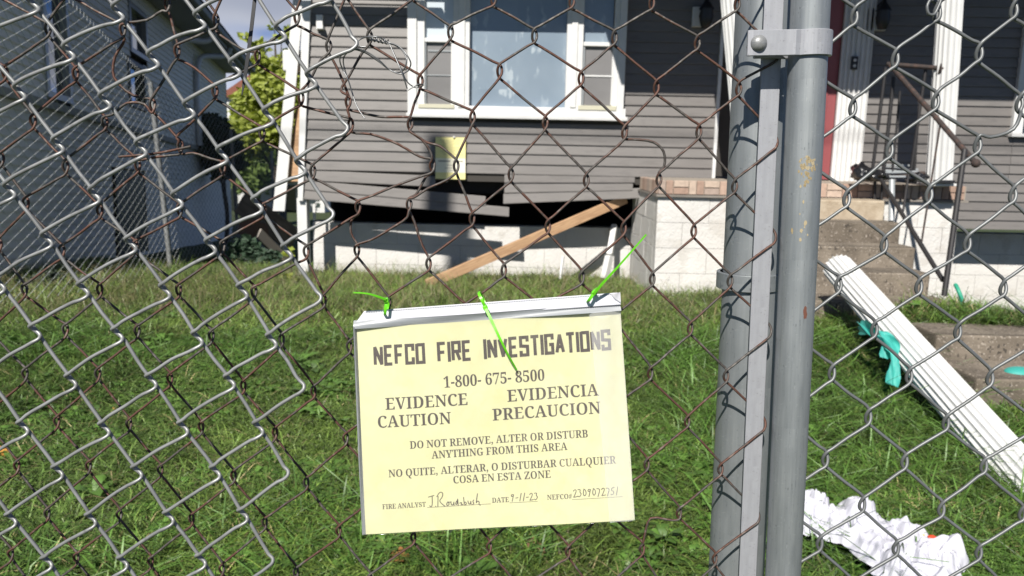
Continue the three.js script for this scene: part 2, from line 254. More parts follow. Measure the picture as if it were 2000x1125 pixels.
{ // bay of three windows
  const w = new THREE.Group(); w.name = 'window'; house.add(w);
  const Z = -HW + 0.02, bx = (n, x0, y0, x1, y1, zf, zb, mat, bev = 0.004) => { const r = rect(x0, y0, x1, y1, HW); return part(n, box(r.x0, r.x1, r.y0, r.y1, Z + zf, Z + zb, bev), mat, w); };
  bx('frame', 797, -70, 815, 229, 0.03, -0.05, M.white); bx('frame', 1208, -70, 1222, 229, 0.03, -0.05, M.white);
  bx('frame', 812, -70, 830, 212, 0.012, -0.06, M.white); bx('frame', 886, -70, 918, 212, 0.022, -0.06, M.white); bx('frame', 1107, -70, 1139, 212, 0.022, -0.06, M.white); bx('frame', 1199, -70, 1210, 212, 0.012, -0.06, M.white);
  bx('frame', 896, -70, 909, 211, 0.034, 0.0, M.white); bx('frame', 1116, -70, 1128, 211, 0.034, 0.0, M.white);
  bx('sill', 799, 209, 1221, 230, 0.026, -0.06, M.white, 0.006); bx('sill', 795, 225, 1224, 233, 0.04, -0.03, M.white, 0.004);
  bx('pane', 916, -70, 1109, 210, -0.045, -0.06, M.glassBlue, 0);
  bx('pane', 829, -70, 888, 78, -0.04, -0.055, M.glassPale, 0); bx('pane', 1138, -70, 1200, 86, -0.04, -0.055, M.glassBlue, 0);
  bx('insect_screen', 829, 80, 888, 206, -0.028, -0.04, M.screen, 0); bx('insect_screen', 1138, 88, 1200, 206, -0.028, -0.04, M.screen, 0);
  bx('sash_rail', 826, 75, 888, 83, 0.004, -0.05, M.white); bx('sash_rail', 1136, 83, 1200, 91, 0.004, -0.05, M.white);
  bx('sash_rail', 1140, 147, 1199, 150, -0.02, -0.035, M.white, 0.001); bx('sash_rail', 832, 146, 884, 148, -0.02, -0.035, M.vinyl, 0.001); bx('sash_rail', 836, 98, 882, 101, -0.02, -0.035, M.vinyl, 0.001);
  bx('sash_stile', 826, 82, 833, 206, -0.005, -0.05, M.vinyl); bx('sash_stile', 881, 82, 887, 206, -0.005, -0.05, M.white); bx('sash_stile', 1136, 90, 1141, 206, -0.005, -0.05, M.vinyl); bx('sash_stile', 1194, 90, 1199, 206, -0.005, -0.05, M.white);
  bx('sill', 818, 204, 888, 212, 0.034, -0.03, std({ color: col(0.50, 0.48, 0.37), roughness: 0.6 }), 0.003); bx('sill', 1128, 207, 1202, 216, 0.034, -0.03, std({ color: col(0.50, 0.48, 0.37), roughness: 0.6 }), 0.003);
}
function blocks(parent, name, x0, x1, y0, y1, z, H, Wd, dep, mat, axis = 'x') {   // courses of blocks with open joints before a mortar core
  const rows = Math.max(1, Math.round((y1 - y0) / H)), h = (y1 - y0) / rows, g = axis === 'x' ? box(-0.5, 0.5, -0.5, 0.5, -0.5, 0.5) : null;
  for (let r = 0; r < rows; r++) { let x = x0 - (r % 2 ? Wd / 2 : 0); while (x < x1 - 0.01) { const a = Math.max(x, x0), b = Math.min(x + Wd, x1); if (b - a > 0.03) { const m = part(name, box(a + 0.001, b - 0.001, y0 + r * h + 0.001, y0 + (r + 1) * h - 0.001, z + rr(-0.0015, 0.0015), z - dep, 0.0022), Array.isArray(mat) ? mat[Math.floor(rnd() * mat.length)] : mat, parent); } x += Wd; } }
}
{
  const f = new THREE.Group(); f.name = 'foundation_wall'; house.add(f);
  const yt = at(800, 437, FD).y, yb = yt - 1.0, xa = at(612, 500, FD).x, xb = at(1262, 500, FD).x;
  part('core', box(xa, xb, yb, yt - 0.004, -FD - 0.008, -FD - 0.2), M.mortar, f);
  blocks(f, 'block', xa, xb, yb, yt, -FD, 0.2, 0.405, 0.15, M.block);
  // right of the porch
  const X2 = at(1862, 500, 7.0).x, X3 = at(2080, 500, 7.0).x + 1.2, y2 = at(1950, 462, 7.0).y;
  part('core', box(X2, X3, y2 - 1.4, y2 - 0.004, -7.308, -7.5), M.mortar, f);
  blocks(f, 'block', X2, X3, y2 - 1.4, y2, -7.3, 0.2, 0.405, 0.15, M.block);
}
{ // wall behind the porch and to its right: courses, door with fluted casing, lamp, number plate
  const xr0 = at(1690, 200, HW).x, xr1 = at(1986, 200, HW).x, xEnd = at(2100, 200, HW).x + 0.6;
  const yLow = EYE - 0.17, yb = at(1940, 441, HW).y;
  for (let y = yLow; y < EYE + 2.2; y += EXP * 0.93) board(house, xr0, xr1 + 0.02, y, EXP * 0.93, M.siding);
  for (let y = yLow - EXP * 0.93; y > yb - 0.04; y -= EXP * 0.93) board(house, at(1866, 400, HW).x, xEnd, y, EXP * 0.93, M.siding);
  for (let y = yLow; y < EYE + 2.2; y += EXP * 0.93) if (y < at(1990, 262, HW).y) board(house, xr1 + 0.024, xEnd, y, EXP * 0.93, M.siding);
  const wn = rect(1988, 38, 2090, 262, HW), wg = new THREE.Group(); wg.name = 'window'; house.add(wg);
  part('frame', box(wn.x0, wn.x0 + 0.09, wn.y0, EYE + 2.2, wallZ + 0.05, wallZ, 0.005), M.white, wg); part('pane', box(wn.x0 + 0.09, wn.x1 + 0.5, wn.y0, EYE + 2.2, wallZ + 0.02, wallZ, 0), M.glassDark, wg); part('sill', box(wn.x0 - 0.01, wn.x1 + 0.5, wn.y0 - 0.03, wn.y0, wallZ + 0.07, wallZ, 0.005), M.white, wg);
  const cb = rect(1398, -40, 1408, 342, HW); part('corner_board', box(XC - 0.003, cb.x1 + 0.005, EYE - 0.18, yTop, -HW + 0.006, -HW - 0.1, 0.004), M.white, house);
  // recessed entry wall between corner and door
  for (let y = yLow; y < EYE + 2.2; y += EXP) board(house, XC + 0.05, at(1585, 200, HW).x, y, EXP, M.siding, wallZ - 0.05);
  const d = new THREE.Group(); d.name = 'door'; house.add(d); const dr = rect(1560, 0, 1634, 352, HW);
  part('panel', box(dr.x0 - 0.35, dr.x1, EYE - 0.17, EYE + 1.95, -HW + 0.005, -HW - 0.05, 0.003), M.door, d);
  part('panel', box(dr.x0 - 0.28, dr.x1 - 0.075, EYE - 0.05, EYE + 0.6, -HW + 0.018, -HW, 0.008), M.door, d);
  const fl = new THREE.Shape(), a = at(1632, 200, HW).x, b = at(1690, 200, HW).x, n = 6, w = (b - a) / n; fl.moveTo(0, 0); fl.lineTo(0, 0.03);
  for (let i = 0; i < n; i++) { fl.lineTo(i * w + 0.010, 0.03); fl.lineTo(i * w + 0.016, 0.008); fl.lineTo(i * w + w - 0.008, 0.008); fl.lineTo(i * w + w - 0.002, 0.03); } fl.lineTo(b - a, 0.03); fl.lineTo(b - a, 0); fl.closePath();
  const fg = new THREE.ExtrudeGeometry(fl, { depth: 2.2, bevelEnabled: false }); fg.rotateX(-Math.PI / 2); fg.scale(1, 1, -1); const ii = fg.index; { const p = fg.toNonIndexed(), arr = p.attributes.position; for (let i = 0; i < arr.count; i += 3) { const t = [arr.getX(i), arr.getY(i), arr.getZ(i)]; arr.setXYZ(i, arr.getX(i + 1), arr.getY(i + 1), arr.getZ(i + 1)); arr.setXYZ(i + 1, ...t); } p.computeVertexNormals(); metreUV(p); const m = part('door_casing', p, M.white, house); m.position.set(a, EYE - 0.18, -HW + 0.012); }
  const pl = rect(1662, 110, 1675, 136, HW - 0.05), pg = new THREE.Group(); pg.name = 'intercom_plate'; house.add(pg);
  part('plate', box(pl.x0, pl.x1, pl.y0, pl.y1, -HW + 0.058, -HW + 0.04, 0.003), M.black, pg); const pm = (pl.x0 + pl.x1) / 2, ph = pl.y1 - pl.y0;
  for (const k of [0.28, 0.7]) { const bt = part('button', new THREE.CylinderGeometry(0.012, 0.012, 0.008, 16), M.white, pg); bt.rotation.x = Math.PI / 2; bt.position.set(pm, pl.y0 + ph * k, -HW + 0.06); }
  const lamp = (x0, y0, x1, y1) => { // white back plate, black lantern on a short arm
    const g = new THREE.Group(); g.name = 'wall_lamp'; house.add(g); const r = rect(x0, y0, x1, y1, HW), cx = (r.x0 + r.x1) / 2, top = r.y1;
    part('back_plate', box(r.x0, r.x1, r.y0, r.y1, -HW + 0.02, -HW - 0.02, 0.004), M.white, g);
    const pts = [[0, -0.10], [0.035, -0.095], [0.05, -0.05], [0.06, 0], [0.05, 0.05], [0.065, 0.055], [0.02, 0.12], [0.012, 0.16], [0, 0.165]].map(([a, b]) => new THREE.Vector2(a, b)); const l = part('lantern', new THREE.LatheGeometry(pts, 14), M.black, g); l.position.set(cx + 0.01, top - 0.09, -HW + 0.11);
    part('arm', bar(V(cx + 0.01, top + 0.02, -HW + 0.0), V(cx + 0.01, top + 0.05, -HW + 0.11), 0.012), M.black, g);
  };
  lamp(1352, 14, 1390, 53); lamp(1691, 17, 1730, 60);
}
{ // eave, gutter with a gap above it, porch roof, main roof: they shade the wall
  const yE = EYE + 1.66; 
  part('eave', box(X0 - 0.5, 0.62, yE, yE + 0.14, -HW + 0.40, -HW - 0.1), M.white, house);
  const gt = part('gutter', box(X0 - 0.15, X0 + 1.05, yE - 0.17, yE - 0.05, -HW + 0.46, -HW + 0.38, 0.02), M.white, house); gt.rotation.z = 0.0;
  part('gutter', box(X0 + 1.06, 0.62, yE - 0.18, yE - 0.002, -HW + 0.46, -HW + 0.37, 0.02), M.white, house);
  const rg = new THREE.BufferGeometry(); rg.setAttribute('position', new THREE.Float32BufferAttribute([X0 - 0.5, yE + 0.141, -HW + 0.45, 6, yE + 0.141, -HW + 0.45, 6, yE + 2.6, -HW - 4, X0 - 0.5, yE + 2.6, -HW - 4], 3)); rg.setIndex([0, 1, 2, 0, 2, 3]); rg.computeVertexNormals(); metreUV(rg); part('roof', rg, M.shingle, house);
  const pr = part('porch_roof', box(0.47, 4.33, EYE + 1.93, EYE + 2.10, -5.45, -HW + 0.02), M.darkWood, house);
}
// ---- porch
const PD = 6.0, slabTop = EYE - 0.175, slabBot = EYE - 0.285, PX0 = at(1286, 360, PD).x, PX1 = at(1888, 390, PD).x;
const porch = new THREE.Group(); porch.name = 'porch'; house.add(porch);
{
  part('slab', box(PX0 + 0.006, PX1 - 0.006, slabBot, slabTop - 0.004, -PD - 0.012, -HW + 0.0), M.brickMortar, porch);
  // small paver bricks round the slab edge, laid in pairs turned against each other, and the paver floor
  const bw = 0.118, bh = (slabTop - slabBot) / 2; let k = 0;
  for (let x = PX0; x < PX1 - 0.02; x += bw, k++) {
    const e = Math.min(x + bw, PX1);
    if (k % 2) for (let j = 0; j < 2; j++) part('brick', box(x + 0.003, e - 0.003, slabBot + j * bh + 0.003, slabBot + (j + 1) * bh - 0.003, -PD + rr(0, 0.004), -PD - 0.05, 0.004), M.brick[Math.floor(rnd() * 4)], porch);
    else for (let j = 0; j < 2; j++) part('brick', box(x + j * (e - x) / 2 + 0.003, x + (j + 1) * (e - x) / 2 - 0.003, slabBot + 0.003, slabTop - 0.003, -PD + rr(0, 0.004), -PD - 0.05, 0.004), M.brick[Math.floor(rnd() * 4)], porch);
  }
  for (let z = PD + 0.055, i = 0; z < HW - 0.08; z += bw) part('brick', box(PX0 - 0.002, PX0 + 0.05, slabBot + 0.003, slabTop - 0.003, -z, -z - bw + 0.006, 0.004), M.brick[i++ % 4], porch);
  part('ledge', box(PX0 - 0.012, PX1 + 0.01, slabBot - 0.018, slabBot - 0.001, -PD + 0.012, -HW), M.greyWood, porch);
  const bX0 = PX0 + 0.004, bX1 = at(1868, 480, PD).x, bY0 = EYE - 1.3, bY1 = slabBot - 0.019;
  part('core', box(bX0 + 0.008, bX1 - 0.008, bY0, bY1, -PD - 0.028, -HW - 0.4), M.mortar, porch);
  blocks(porch, 'block', bX0, bX1, bY0, bY1, -PD - 0.02, 0.2, 0.405, 0.12, M.block);
  for (let r = 0; r < 5; r++) { const h = (bY1 - bY0) / 5; for (let z = PD + 0.142, j = 0; z < HW + 0.35; j++) { const L = j === 0 && r % 2 ? 0.2 : 0.4, e = Math.min(z + L, HW + 0.38); part('block', box(bX0 - 0.001 + rr(-0.002, 0.002), bX0 + 0.12, bY0 + r * h + 0.002, bY0 + (r + 1) * h - 0.002, -z - 0.002, -e + 0.002, 0.003), M.block, porch); z = e; } }
}
function flutedColumn(len, r0, r1, flutes = 16) {
  const pos = [], idx = [], N = flutes * 6, rows = 12; for (let j = 0; j <= rows; j++) for (let i = 0; i <= N; i++) { const a = i / N * 2 * Math.PI, ph = (i % 6) / 6, t = j / rows, R = lerp(r0, r1, t) * (1 - 0.12 * Math.pow(Math.sin(Math.PI * ph), 0.8)); pos.push(Math.cos(a) * R, t * len, Math.sin(a) * R); }
  for (let j = 0; j < rows; j++) for (let i = 0; i < N; i++) { const a = j * (N + 1) + i; idx.push(a, a + N + 1, a + 1, a + 1, a + N + 1, a + N + 2); }
  // thickness of the hollow shell at the ends
  for (const [j, s] of [[0, 1], [rows, -1]]) { const b = pos.length / 3; for (let i = 0; i <= N; i++) { const q = j * (N + 1) + i; pos.push(pos[q * 3] * 0.88, pos[q * 3 + 1], pos[q * 3 + 2] * 0.88); pos.push(pos[q * 3] * 0.86, pos[q * 3 + 1] + s * 0.4, pos[q * 3 + 2] * 0.86); } for (let i = 0; i < N; i++) { const q = j * (N + 1) + i; idx.push(q, q + 1, b + 2 * i, q + 1, b + 2 * i + 2, b + 2 * i, b + 2 * i, b + 2 * i + 2, b + 2 * i + 1, b + 2 * i + 2, b + 2 * i + 3, b + 2 * i + 1); } }
  let g = new THREE.BufferGeometry(); g.setAttribute('position', new THREE.Float32BufferAttribute(pos, 3)); g.setIndex(idx); g = g.toNonIndexed(); g.computeVertexNormals(); return metreUV(g);
}
function between(mesh, a, b) { mesh.position.copy(a); mesh.quaternion.setFromUnitVectors(V(0, 1, 0), b.clone().sub(a).normalize()); return mesh; }
{ // standing porch columns (both out of plumb)
  const a = at(1833, 362, 5.93), b = at(1872, -240, 5.80); const c = part('porch_column', flutedColumn(a.distanceTo(b), 0.092, 0.08), M.white, porch); between(c, a, b);
  const ba = part('column_base', box(-0.115, 0.115, 0, 0.02, -0.1, 0.1, 0.004), M.white, porch); ba.position.set(a.x + 0.0, slabTop, a.z + 0.0);
  const a2 = at(1462, 345, 5.93), b2 = at(1408, -240, 5.85); between(part('porch_column', flutedColumn(a2.distanceTo(b2), 0.092, 0.08), M.white, porch), a2, b2);
}
// ---- concrete steps
const steps = thing('concrete_steps', 'weathered concrete steps leading up to the porch', 'steps');
{
  const tops = [-0.287, -0.43, -0.575, -0.715, -0.86], X1 = 2.745;
  for (let i = 0; i < 5; i++) { const front = 5.75 - i * 0.25; const g = box(1.78, X1 + (i === 4 ? 0.02 : rr(-0.012, 0.012)), EYE - 1.4, EYE + tops[i], -front, i ? -(front + 0.25) + 0.01 : -PD + 0.015, 0.016); part('step', g, i === 0 ? M.tanStone : M.concrete, steps); }
}
const retaining = thing('retaining_wall', 'low rough concrete retaining wall beside the steps at the right edge', 'wall');
{ const a = at(1830, 652, 4.0), b = at(1907, 738, 3.62); part('upper_course', box(a.x, a.x + 2.2, a.y - 0.5, a.y, -4.0, -4.3, 0.02), M.concrete, retaining); part('lower_course', box(b.x, b.x + 2, b.y - 0.6, b.y, -3.62, -3.985, 0.02), M.concrete, retaining); }

// ---------------------------------------------------------------- railing
const rail = thing('iron_railing', 'rusty black iron stair railing leaning against the porch column', 'railing');
{
  const B = (n, p, q, dp, dq, r, m, s = 8) => part(n, bar(at(p[0], p[1], dp), at(q[0], q[1], dq), r, s), m, rail);
  B('handrail', [1738, 126], [1905, 318], 5.9, 4.95, 0.017, M.rust, 12); { const e = part('end_cap', new THREE.SphereGeometry(0.028, 12, 8), M.rust, rail); e.position.copy(at(1906, 319, 4.945)); }
  B('top_rail', [1732, 125], [1836, 133], 5.92, 5.86, 0.016, M.rust); { const k = part('flange', new THREE.CylinderGeometry(0.045, 0.045, 0.02, 14), M.rust, rail); k.position.copy(at(1834, 134, 5.86)); k.rotation.z = Math.PI / 2 - 0.1; }
  B('bottom_rail', [1700, 352], [1806, 338], 5.9, 5.86, 0.014, M.rust);
  for (const [p, q, r] of [[[1730, 132], [1702, 348], 0.013], [[1746, 150], [1724, 350], 0.015], [[1758, 178], [1742, 346], 0.009], [[1808, 136], [1778, 342], 0.012], [[1796, 200], [1785, 342], 0.009]]) B('baluster', p, q, 5.9, 5.9, r, M.blackIron, 6);
  B('post', [1884, 292], [1844, 578], 5.0, 4.82, 0.018, M.blackIron);
  B('lower_rail', [1713, 338], [1842, 548], 5.88, 4.9, 0.015, M.blackIron);
  B('post', [1742, 352], [1741, 432], 5.72, 5.6, 0.022, M.vinyl); B('baluster', [1836, 245], [1800, 472], 5.3, 5.2, 0.007, M.rust, 6);
  B('baluster', [1709, 352], [1708, 398], 5.93, 5.93, 0.012, M.blackIron, 6); B('baluster', [1723, 355], [1721, 396], 5.93, 5.93, 0.009, M.blackIron, 6); B('baluster', [1776, 330], [1764, 412], 5.8, 5.6, 0.009, M.blackIron, 6);
}
// ---- heap of black sacking and slats on the porch
{
  const heap = thing('debris_heap', 'crumpled black bag with grey slats lying on the porch floor', 'debris');
  const lump = (cx, cy, D, rx, ry, rz, s) => { const g = new THREE.IcosahedronGeometry(1, 4), p = g.attributes.position; for (let i = 0; i < p.count; i++) { const v = V(p.getX(i), p.getY(i), p.getZ(i)), n = fbm(v.x * 2.2 + s, v.y * 2.2 + v.z * 1.7 + s, 3, 3), k = 0.7 + 0.65 * Math.abs(n - 0.5) * 2; p.setXYZ(i, v.x * rx * k, Math.max(-ry * 0.8, v.y * ry * k), v.z * rz * k); } const h = mergeVertices(g.deleteAttribute('normal').deleteAttribute('uv')); h.computeVertexNormals(); const q = at(cx, cy, D); h.translate(q.x, q.y, q.z); return metreUV(h); };
  part('bag', lump(1682, 338, 5.9, 0.085, 0.08, 0.1, 3), M.bag, heap); part('bag', lump(1712, 344, 5.88, 0.10, 0.05, 0.1, 9), M.bag, heap); part('bag', lump(1790, 346, 5.9, 0.10, 0.045, 0.09, 14), M.bag, heap);
  for (let i = 0; i < 9; i++) { const y = 352 - i * 3.4; part('slat', plankBetween(at(1705 + rr(-8, 20), y - 2 + rr(-2, 2), 5.86 + i * 0.01), at(1768 + rr(0, 30), y + rr(-4, 4), 5.84 + i * 0.012), 0.014, 0.022, 0.002), i % 3 ? M.vinyl : M.bag, heap); }
  const r = rect(1815, 362, 1850, 371, 5.9); single('black_strip', 'short black bracket lying at the foot of the leaning porch column', 'bracket', box(r.x0, r.x1, slabTop + 0.0215, slabTop + 0.045, -5.80, -5.86, 0.004), M.black);
}
// ---------------------------------------------------------------- loose things by the house
{
  const b = thing('timber_brace', 'raw orange timber propped under the sagging siding', 'timber');
  const lo = at(833, 556, 6.35), hi = at(1222, 388, 7.02); part('plank', plankBetween(lo, hi, 0.084, 0.04, 0.003), M.wood, b);
  single('downspout_elbow', 'short white downspout piece leaning by the porch foundation', 'downspout', merge([plankBetween(at(1180, 545, 6.9), at(1190, 500, 6.95), 0.075, 0.055, 0.01), plankBetween(at(1190, 500, 6.95), at(1200, 442, 7.2), 0.075, 0.055, 0.01)]), M.white);
  single('white_stake', 'thin white stake in the grass below the timber brace', 'stake', plankBetween(at(1094, 545, 6.8), at(1100, 500, 6.85), 0.022, 0.02, 0.003), M.white);
}
{ // paper notice in a sleeve on the siding
  const n = thing('siding_notice', 'small yellow and white paper notice pinned to the grey siding', 'notice'); const r = rect(850, 268, 909, 350, HW - 0.03), z = -HW + 0.012;
  const cv = document.createElement('canvas'); cv.width = 256; cv.height = 352; const c = cv.getContext('2d'); c.fillStyle = '#e6dd9a'; c.fillRect(0, 0, 256, 352); c.fillStyle = '#e8e4cf'; c.fillRect(0, 176, 256, 120); c.fillStyle = '#8d8a6e';
  for (let i = 0; i < 9; i++) c.fillRect(40 + (i % 3) * 14, 24 + i * 15, 170 - (i % 4) * 20, 3); c.fillStyle = '#555'; c.font = 'bold 20px sans-serif'; c.fillStyle = '#77706a'; c.fillRect(24, 196, 100, 9); c.fillRect(150, 196, 84, 9); c.fillRect(96, 232, 70, 4); c.fillRect(80, 256, 96, 4); c.fillRect(120, 276, 60, 3);
  const t = new THREE.CanvasTexture(cv); t.colorSpace = THREE.SRGBColorSpace; const g = new THREE.BoxGeometry(r.x1 - r.x0, r.y1 - r.y0, 0.002); g.translate((r.x0 + r.x1) / 2, (r.y0 + r.y1) / 2, z); part('paper', g, std({ map: t, roughness: 0.6 }), n);
  for (const [px, py] of [[887, 268], [872, 353]]) { const p = part('pin', new THREE.SphereGeometry(0.010, 10, 8), M.white, n); p.position.copy(at(px, py, HW - 0.02)); }
}
{ // fallen fluted column
  const a = at(1636, 522, 4.62), b = at(2066, 1012, 2.68); const c = single('fallen_column', 'white fluted porch column lying across the grass from the steps', 'column', flutedColumn(a.distanceTo(b), 0.088, 0.090, 20), M.white); between(c, a, b);
}

// ---------------------------------------------------------------- neighbour's house
{
  const nb = thing('neighbor_house', 'pale grey sided house in shade behind the fence on the left', 'house', [-4.2, EYE, -6.4]);
  nb.rotation.order = 'YXZ'; nb.rotation.set(0, Math.atan2(1, -0.2), -0.055);
  // local x runs along the wall away from the camera, z points out to the lawn
  const XA = -1.0, XB = 11.4, ledge = 0.47, eave = 2.28, E = 0.08;
  const wins = [[1.02, 1.68, 0.5, 3], [3.9, 4.75, 1.42, 2.05], [3.75, 4.55, 0.72, 1.32]];
  for (let y = ledge; y < eave; y += E) {
    const cuts = wins.filter((w) => y + E > w[2] && y < w[3]).sort((a, b) => a[0] - b[0]); let x = XA;
    for (const c of cuts) { if (c[0] > x) board(nb, x, c[0], y, E, M.neighbor, 0); x = c[1]; } board(nb, x, XB, y, E, M.neighbor, 0);
  }
  for (let y = -1.6; y < ledge - 0.06; y += E) { if (y > -1.25 && y < -0.12) { board(nb, XA, 3.1, y, E, M.neighborLow, -0.06); board(nb, 4.6, XB + 0.6, y, E, M.neighborLow, -0.06); } else board(nb, XA, XB + 0.6, y, E, M.neighborLow, -0.06); }
  part('core', box(XA, XB + 0.59, -2, eave + 0.1, -0.07, -5), M.sheath, nb);
  part('drip_ledge', box(XA, XB, ledge - 0.075, ledge - 0.004, 0.03, -0.06), M.soffit, nb);
  for (const [i, w] of wins.entries()) { const g = new THREE.Group(); g.name = 'window'; nb.add(g); part('pane', box(w[0] + 0.06, w[1] - 0.06, w[2] + 0.06, Math.min(w[3], eave) - 0.02, -0.035, -0.05), M.glassDark, g); const top = Math.min(w[3], eave); part('frame', merge([box(w[0] + 0.001, w[0] + 0.07, w[2], top, 0.03, -0.04), box(w[1] - 0.07, w[1] - 0.001, w[2], top, 0.03, -0.04), box(w[0] + 0.071, w[1] - 0.071, w[2], w[2] + 0.06, 0.03, -0.04), box(w[0] + 0.071, w[1] - 0.071, top - 0.06, top, 0.03, -0.04)]), i === 2 ? M.black : M.vinyl, g); }
  const dg = new THREE.Group(); dg.name = 'door'; nb.add(dg); part('panel', box(3.1, 4.6, -1.25, -0.1, -0.062, -0.07), M.black, dg); part('frame', box(3.11, 3.18, -1.25, -0.1, -0.03, -0.06), M.darkWood, dg);
  part('soffit', box(XA, XB + 0.1, eave, eave + 0.03, 0.5, -0.02), M.soffit, nb); part('fascia', box(XA, XB + 0.1, eave - 0.03, eave + 0.14, 0.53, 0.502), M.soffit, nb);
  part('gutter', box(XA, XB + 0.1, eave + 0.03, eave + 0.14, 0.64, 0.532, 0.02), M.soffit, nb);
  const rf = new THREE.BufferGeometry(); rf.setAttribute('position', new THREE.Float32BufferAttribute([XA, eave + 0.145, 0.66, XB + 0.1, eave + 0.145, 0.66, XB + 0.1, eave + 2.6, -4.5, XA, eave + 2.6, -4.5], 3)); rf.setIndex([0, 1, 2, 0, 2, 3]); rf.computeVertexNormals(); metreUV(rf); part('roof', rf, M.shingle, nb);
  const dp = (pts) => sweep(smooth(pts, 5), 0.05, 8); part('downspout', dp([V(8.4, eave + 0.02, 0.58), V(8.4, eave - 0.12, 0.5), V(8.0, eave - 0.25, 0.12), V(7.9, eave - 0.5, 0.07), V(7.9, ledge, 0.07)]), M.white, nb); part('downspout', dp([V(6.9, eave + 0.02, 0.58), V(6.9, eave - 0.14, 0.45), V(6.5, eave - 0.22, 0.14), V(6.4, eave - 0.35, 0.07)]), M.white, nb);
}

// ---------------------------------------------------------------- far chain-link fence along the boundary
function fabric(A0, A1, B0, B1, nu, nv, r) {                        // bottom A0, top A1 to bottom B0, top B1; zigzag wires
  const P3 = (u, v) => A0.clone().lerp(B0, u).lerp(A1.clone().lerp(B1, u), v), pos = [], idx = []; const out = B0.clone().sub(A0).cross(A1.clone().sub(A0)).normalize(); const along = B0.clone().sub(A0).normalize(), up = V(0, 1, 0);
  const seg = (p, q) => { const t = q.clone().sub(p).normalize(), n1 = out, n2 = t.clone().cross(out), b = pos.length / 3; for (const c of [p, q]) for (let k = 0; k < 3; k++) { const a = k / 3 * 2 * Math.PI; pos.push(c.x + (n1.x * Math.cos(a) + n2.x * Math.sin(a)) * r, c.y + (n1.y * Math.cos(a) + n2.y * Math.sin(a)) * r, c.z + (n1.z * Math.cos(a) + n2.z * Math.sin(a)) * r); } for (let k = 0; k < 3; k++) { const m = (k + 1) % 3; idx.push(b + k, b + 3 + k, b + m, b + m, b + 3 + k, b + 3 + m); } };
  for (let i = 0; i < nu; i++) for (let j = 0; j < nv; j++) { const o = (j + i) % 2, f = out.clone().multiplyScalar(o ? r * 1.1 : -r * 1.1); const sag = 0.006 * Math.sin(i * 0.7 + j * 0.3); seg(P3((i + (o ? 1 : 0) + 0) / nu, j / nv).add(f), P3((i + (o ? 0 : 1)) / nu, (j + 1) / nv).add(f)); }
  for (let i = 0; i <= nu; i++) { const p = P3(i / nu, 1); seg(p, p.clone().addScaledVector(up, 0.035).addScaledVector(along, 0.006)); }
  const g = new THREE.BufferGeometry(); g.setAttribute('position', new THREE.Float32BufferAttribute(pos, 3)); g.setIndex(idx); g.computeVertexNormals(); return g;
}
{
  const ff = thing('boundary_fence', 'tall grey chain-link fence running back between the two houses', 'fence');
  const pT = at(297, 166, 7.4), pB = at(340, 542, 7.4); const lT = at(150, 20, 5.2), lB = V(at(150, 560, 5.2).x, 0, -5.2); lB.y = lT.y - 1.85; pB.y = Math.min(pB.y, groundY(-3.3, 7.4) + 0.02);
  const eT = pT.clone().lerp(lT, 2.0), eB = pB.clone().lerp(lB, 2.0);
  const m1 = part('mesh', fabric(eB, eT, pB, pT, 60, 50, 0.0016), M.farWire, ff); m1.userData.kind = 'stuff';
  const qT = at(556, 306, 14.2), qB = qT.clone(); qB.y -= 1.8; const m2 = part('mesh', fabric(pB, pT, qB, qT, 96, 48, 0.0021), M.farWire, ff); m2.userData.kind = 'stuff';
  part('post', bar(pB.clone().add(V(0, -0.2, 0.03)), pT.clone().add(V(0, 0.02, 0.03)), 0.024, 10), M.galvWire, ff);
  for (const k of [0.45, 0.85]) part('post', bar(pB.clone().lerp(qB, k).add(V(-0.04, -0.3, 0)), pT.clone().lerp(qT, k).add(V(-0.04, 0, 0)), 0.022, 8), M.galvWire, ff);
}
// ---------------------------------------------------------------- greenery and houses beyond
function leafCloud(centers, count, size, flat = 0.6) {             // many small folded leaves inside ellipsoids [x,y,z,rx,ry,rz]
  const pos = [], nor = [], idx = []; const tot = centers.reduce((a, c) => a + c[3] * c[4] * c[5], 0);
  for (const c of centers) { const n = Math.round(count * c[3] * c[4] * c[5] / tot); for (let i = 0; i < n; i++) {
    const d = V(rr(-1, 1), rr(-1, 1), rr(-1, 1)); if (d.lengthSq() > 1 || d.lengthSq() < 0.12 * rnd()) { i -= rnd() < 0.98 ? 1 : 0; continue; }
    const p = V(c[0] + d.x * c[3], c[1] + d.y * c[4], c[2] + d.z * c[5]); const s = size * rr(0.6, 1.25), q = new THREE.Quaternion().setFromEuler(new THREE.Euler(rr(-1.2, 1.2), rr(0, 6.28), rr(-1, 1)));
    const b = pos.length / 3; for (const [x, y, z] of [[0, 0, 0], [0.38, 0.10, 0.45], [0, 0.0, 1], [-0.38, 0.10, 0.45]]) { const v = V(x * s, y * s * flat, z * s).applyQuaternion(q).add(p); pos.push(v.x, v.y, v.z); } idx.push(b, b + 1, b + 2, b, b + 2, b + 3); } }
  const g = new THREE.BufferGeometry(); g.setAttribute('position', new THREE.Float32BufferAttribute(pos, 3)); g.setIndex(idx); const h = g.toNonIndexed(); h.computeVertexNormals(); return h;
}
const leafMat = (r, g, b) => phy({ color: col(r, g, b), roughness: 0.75, transmission: 0.45, thickness: 0, side: THREE.DoubleSide });
const barkMat = std({ color: col(0.07, 0.055, 0.042), roughness: 0.95 });
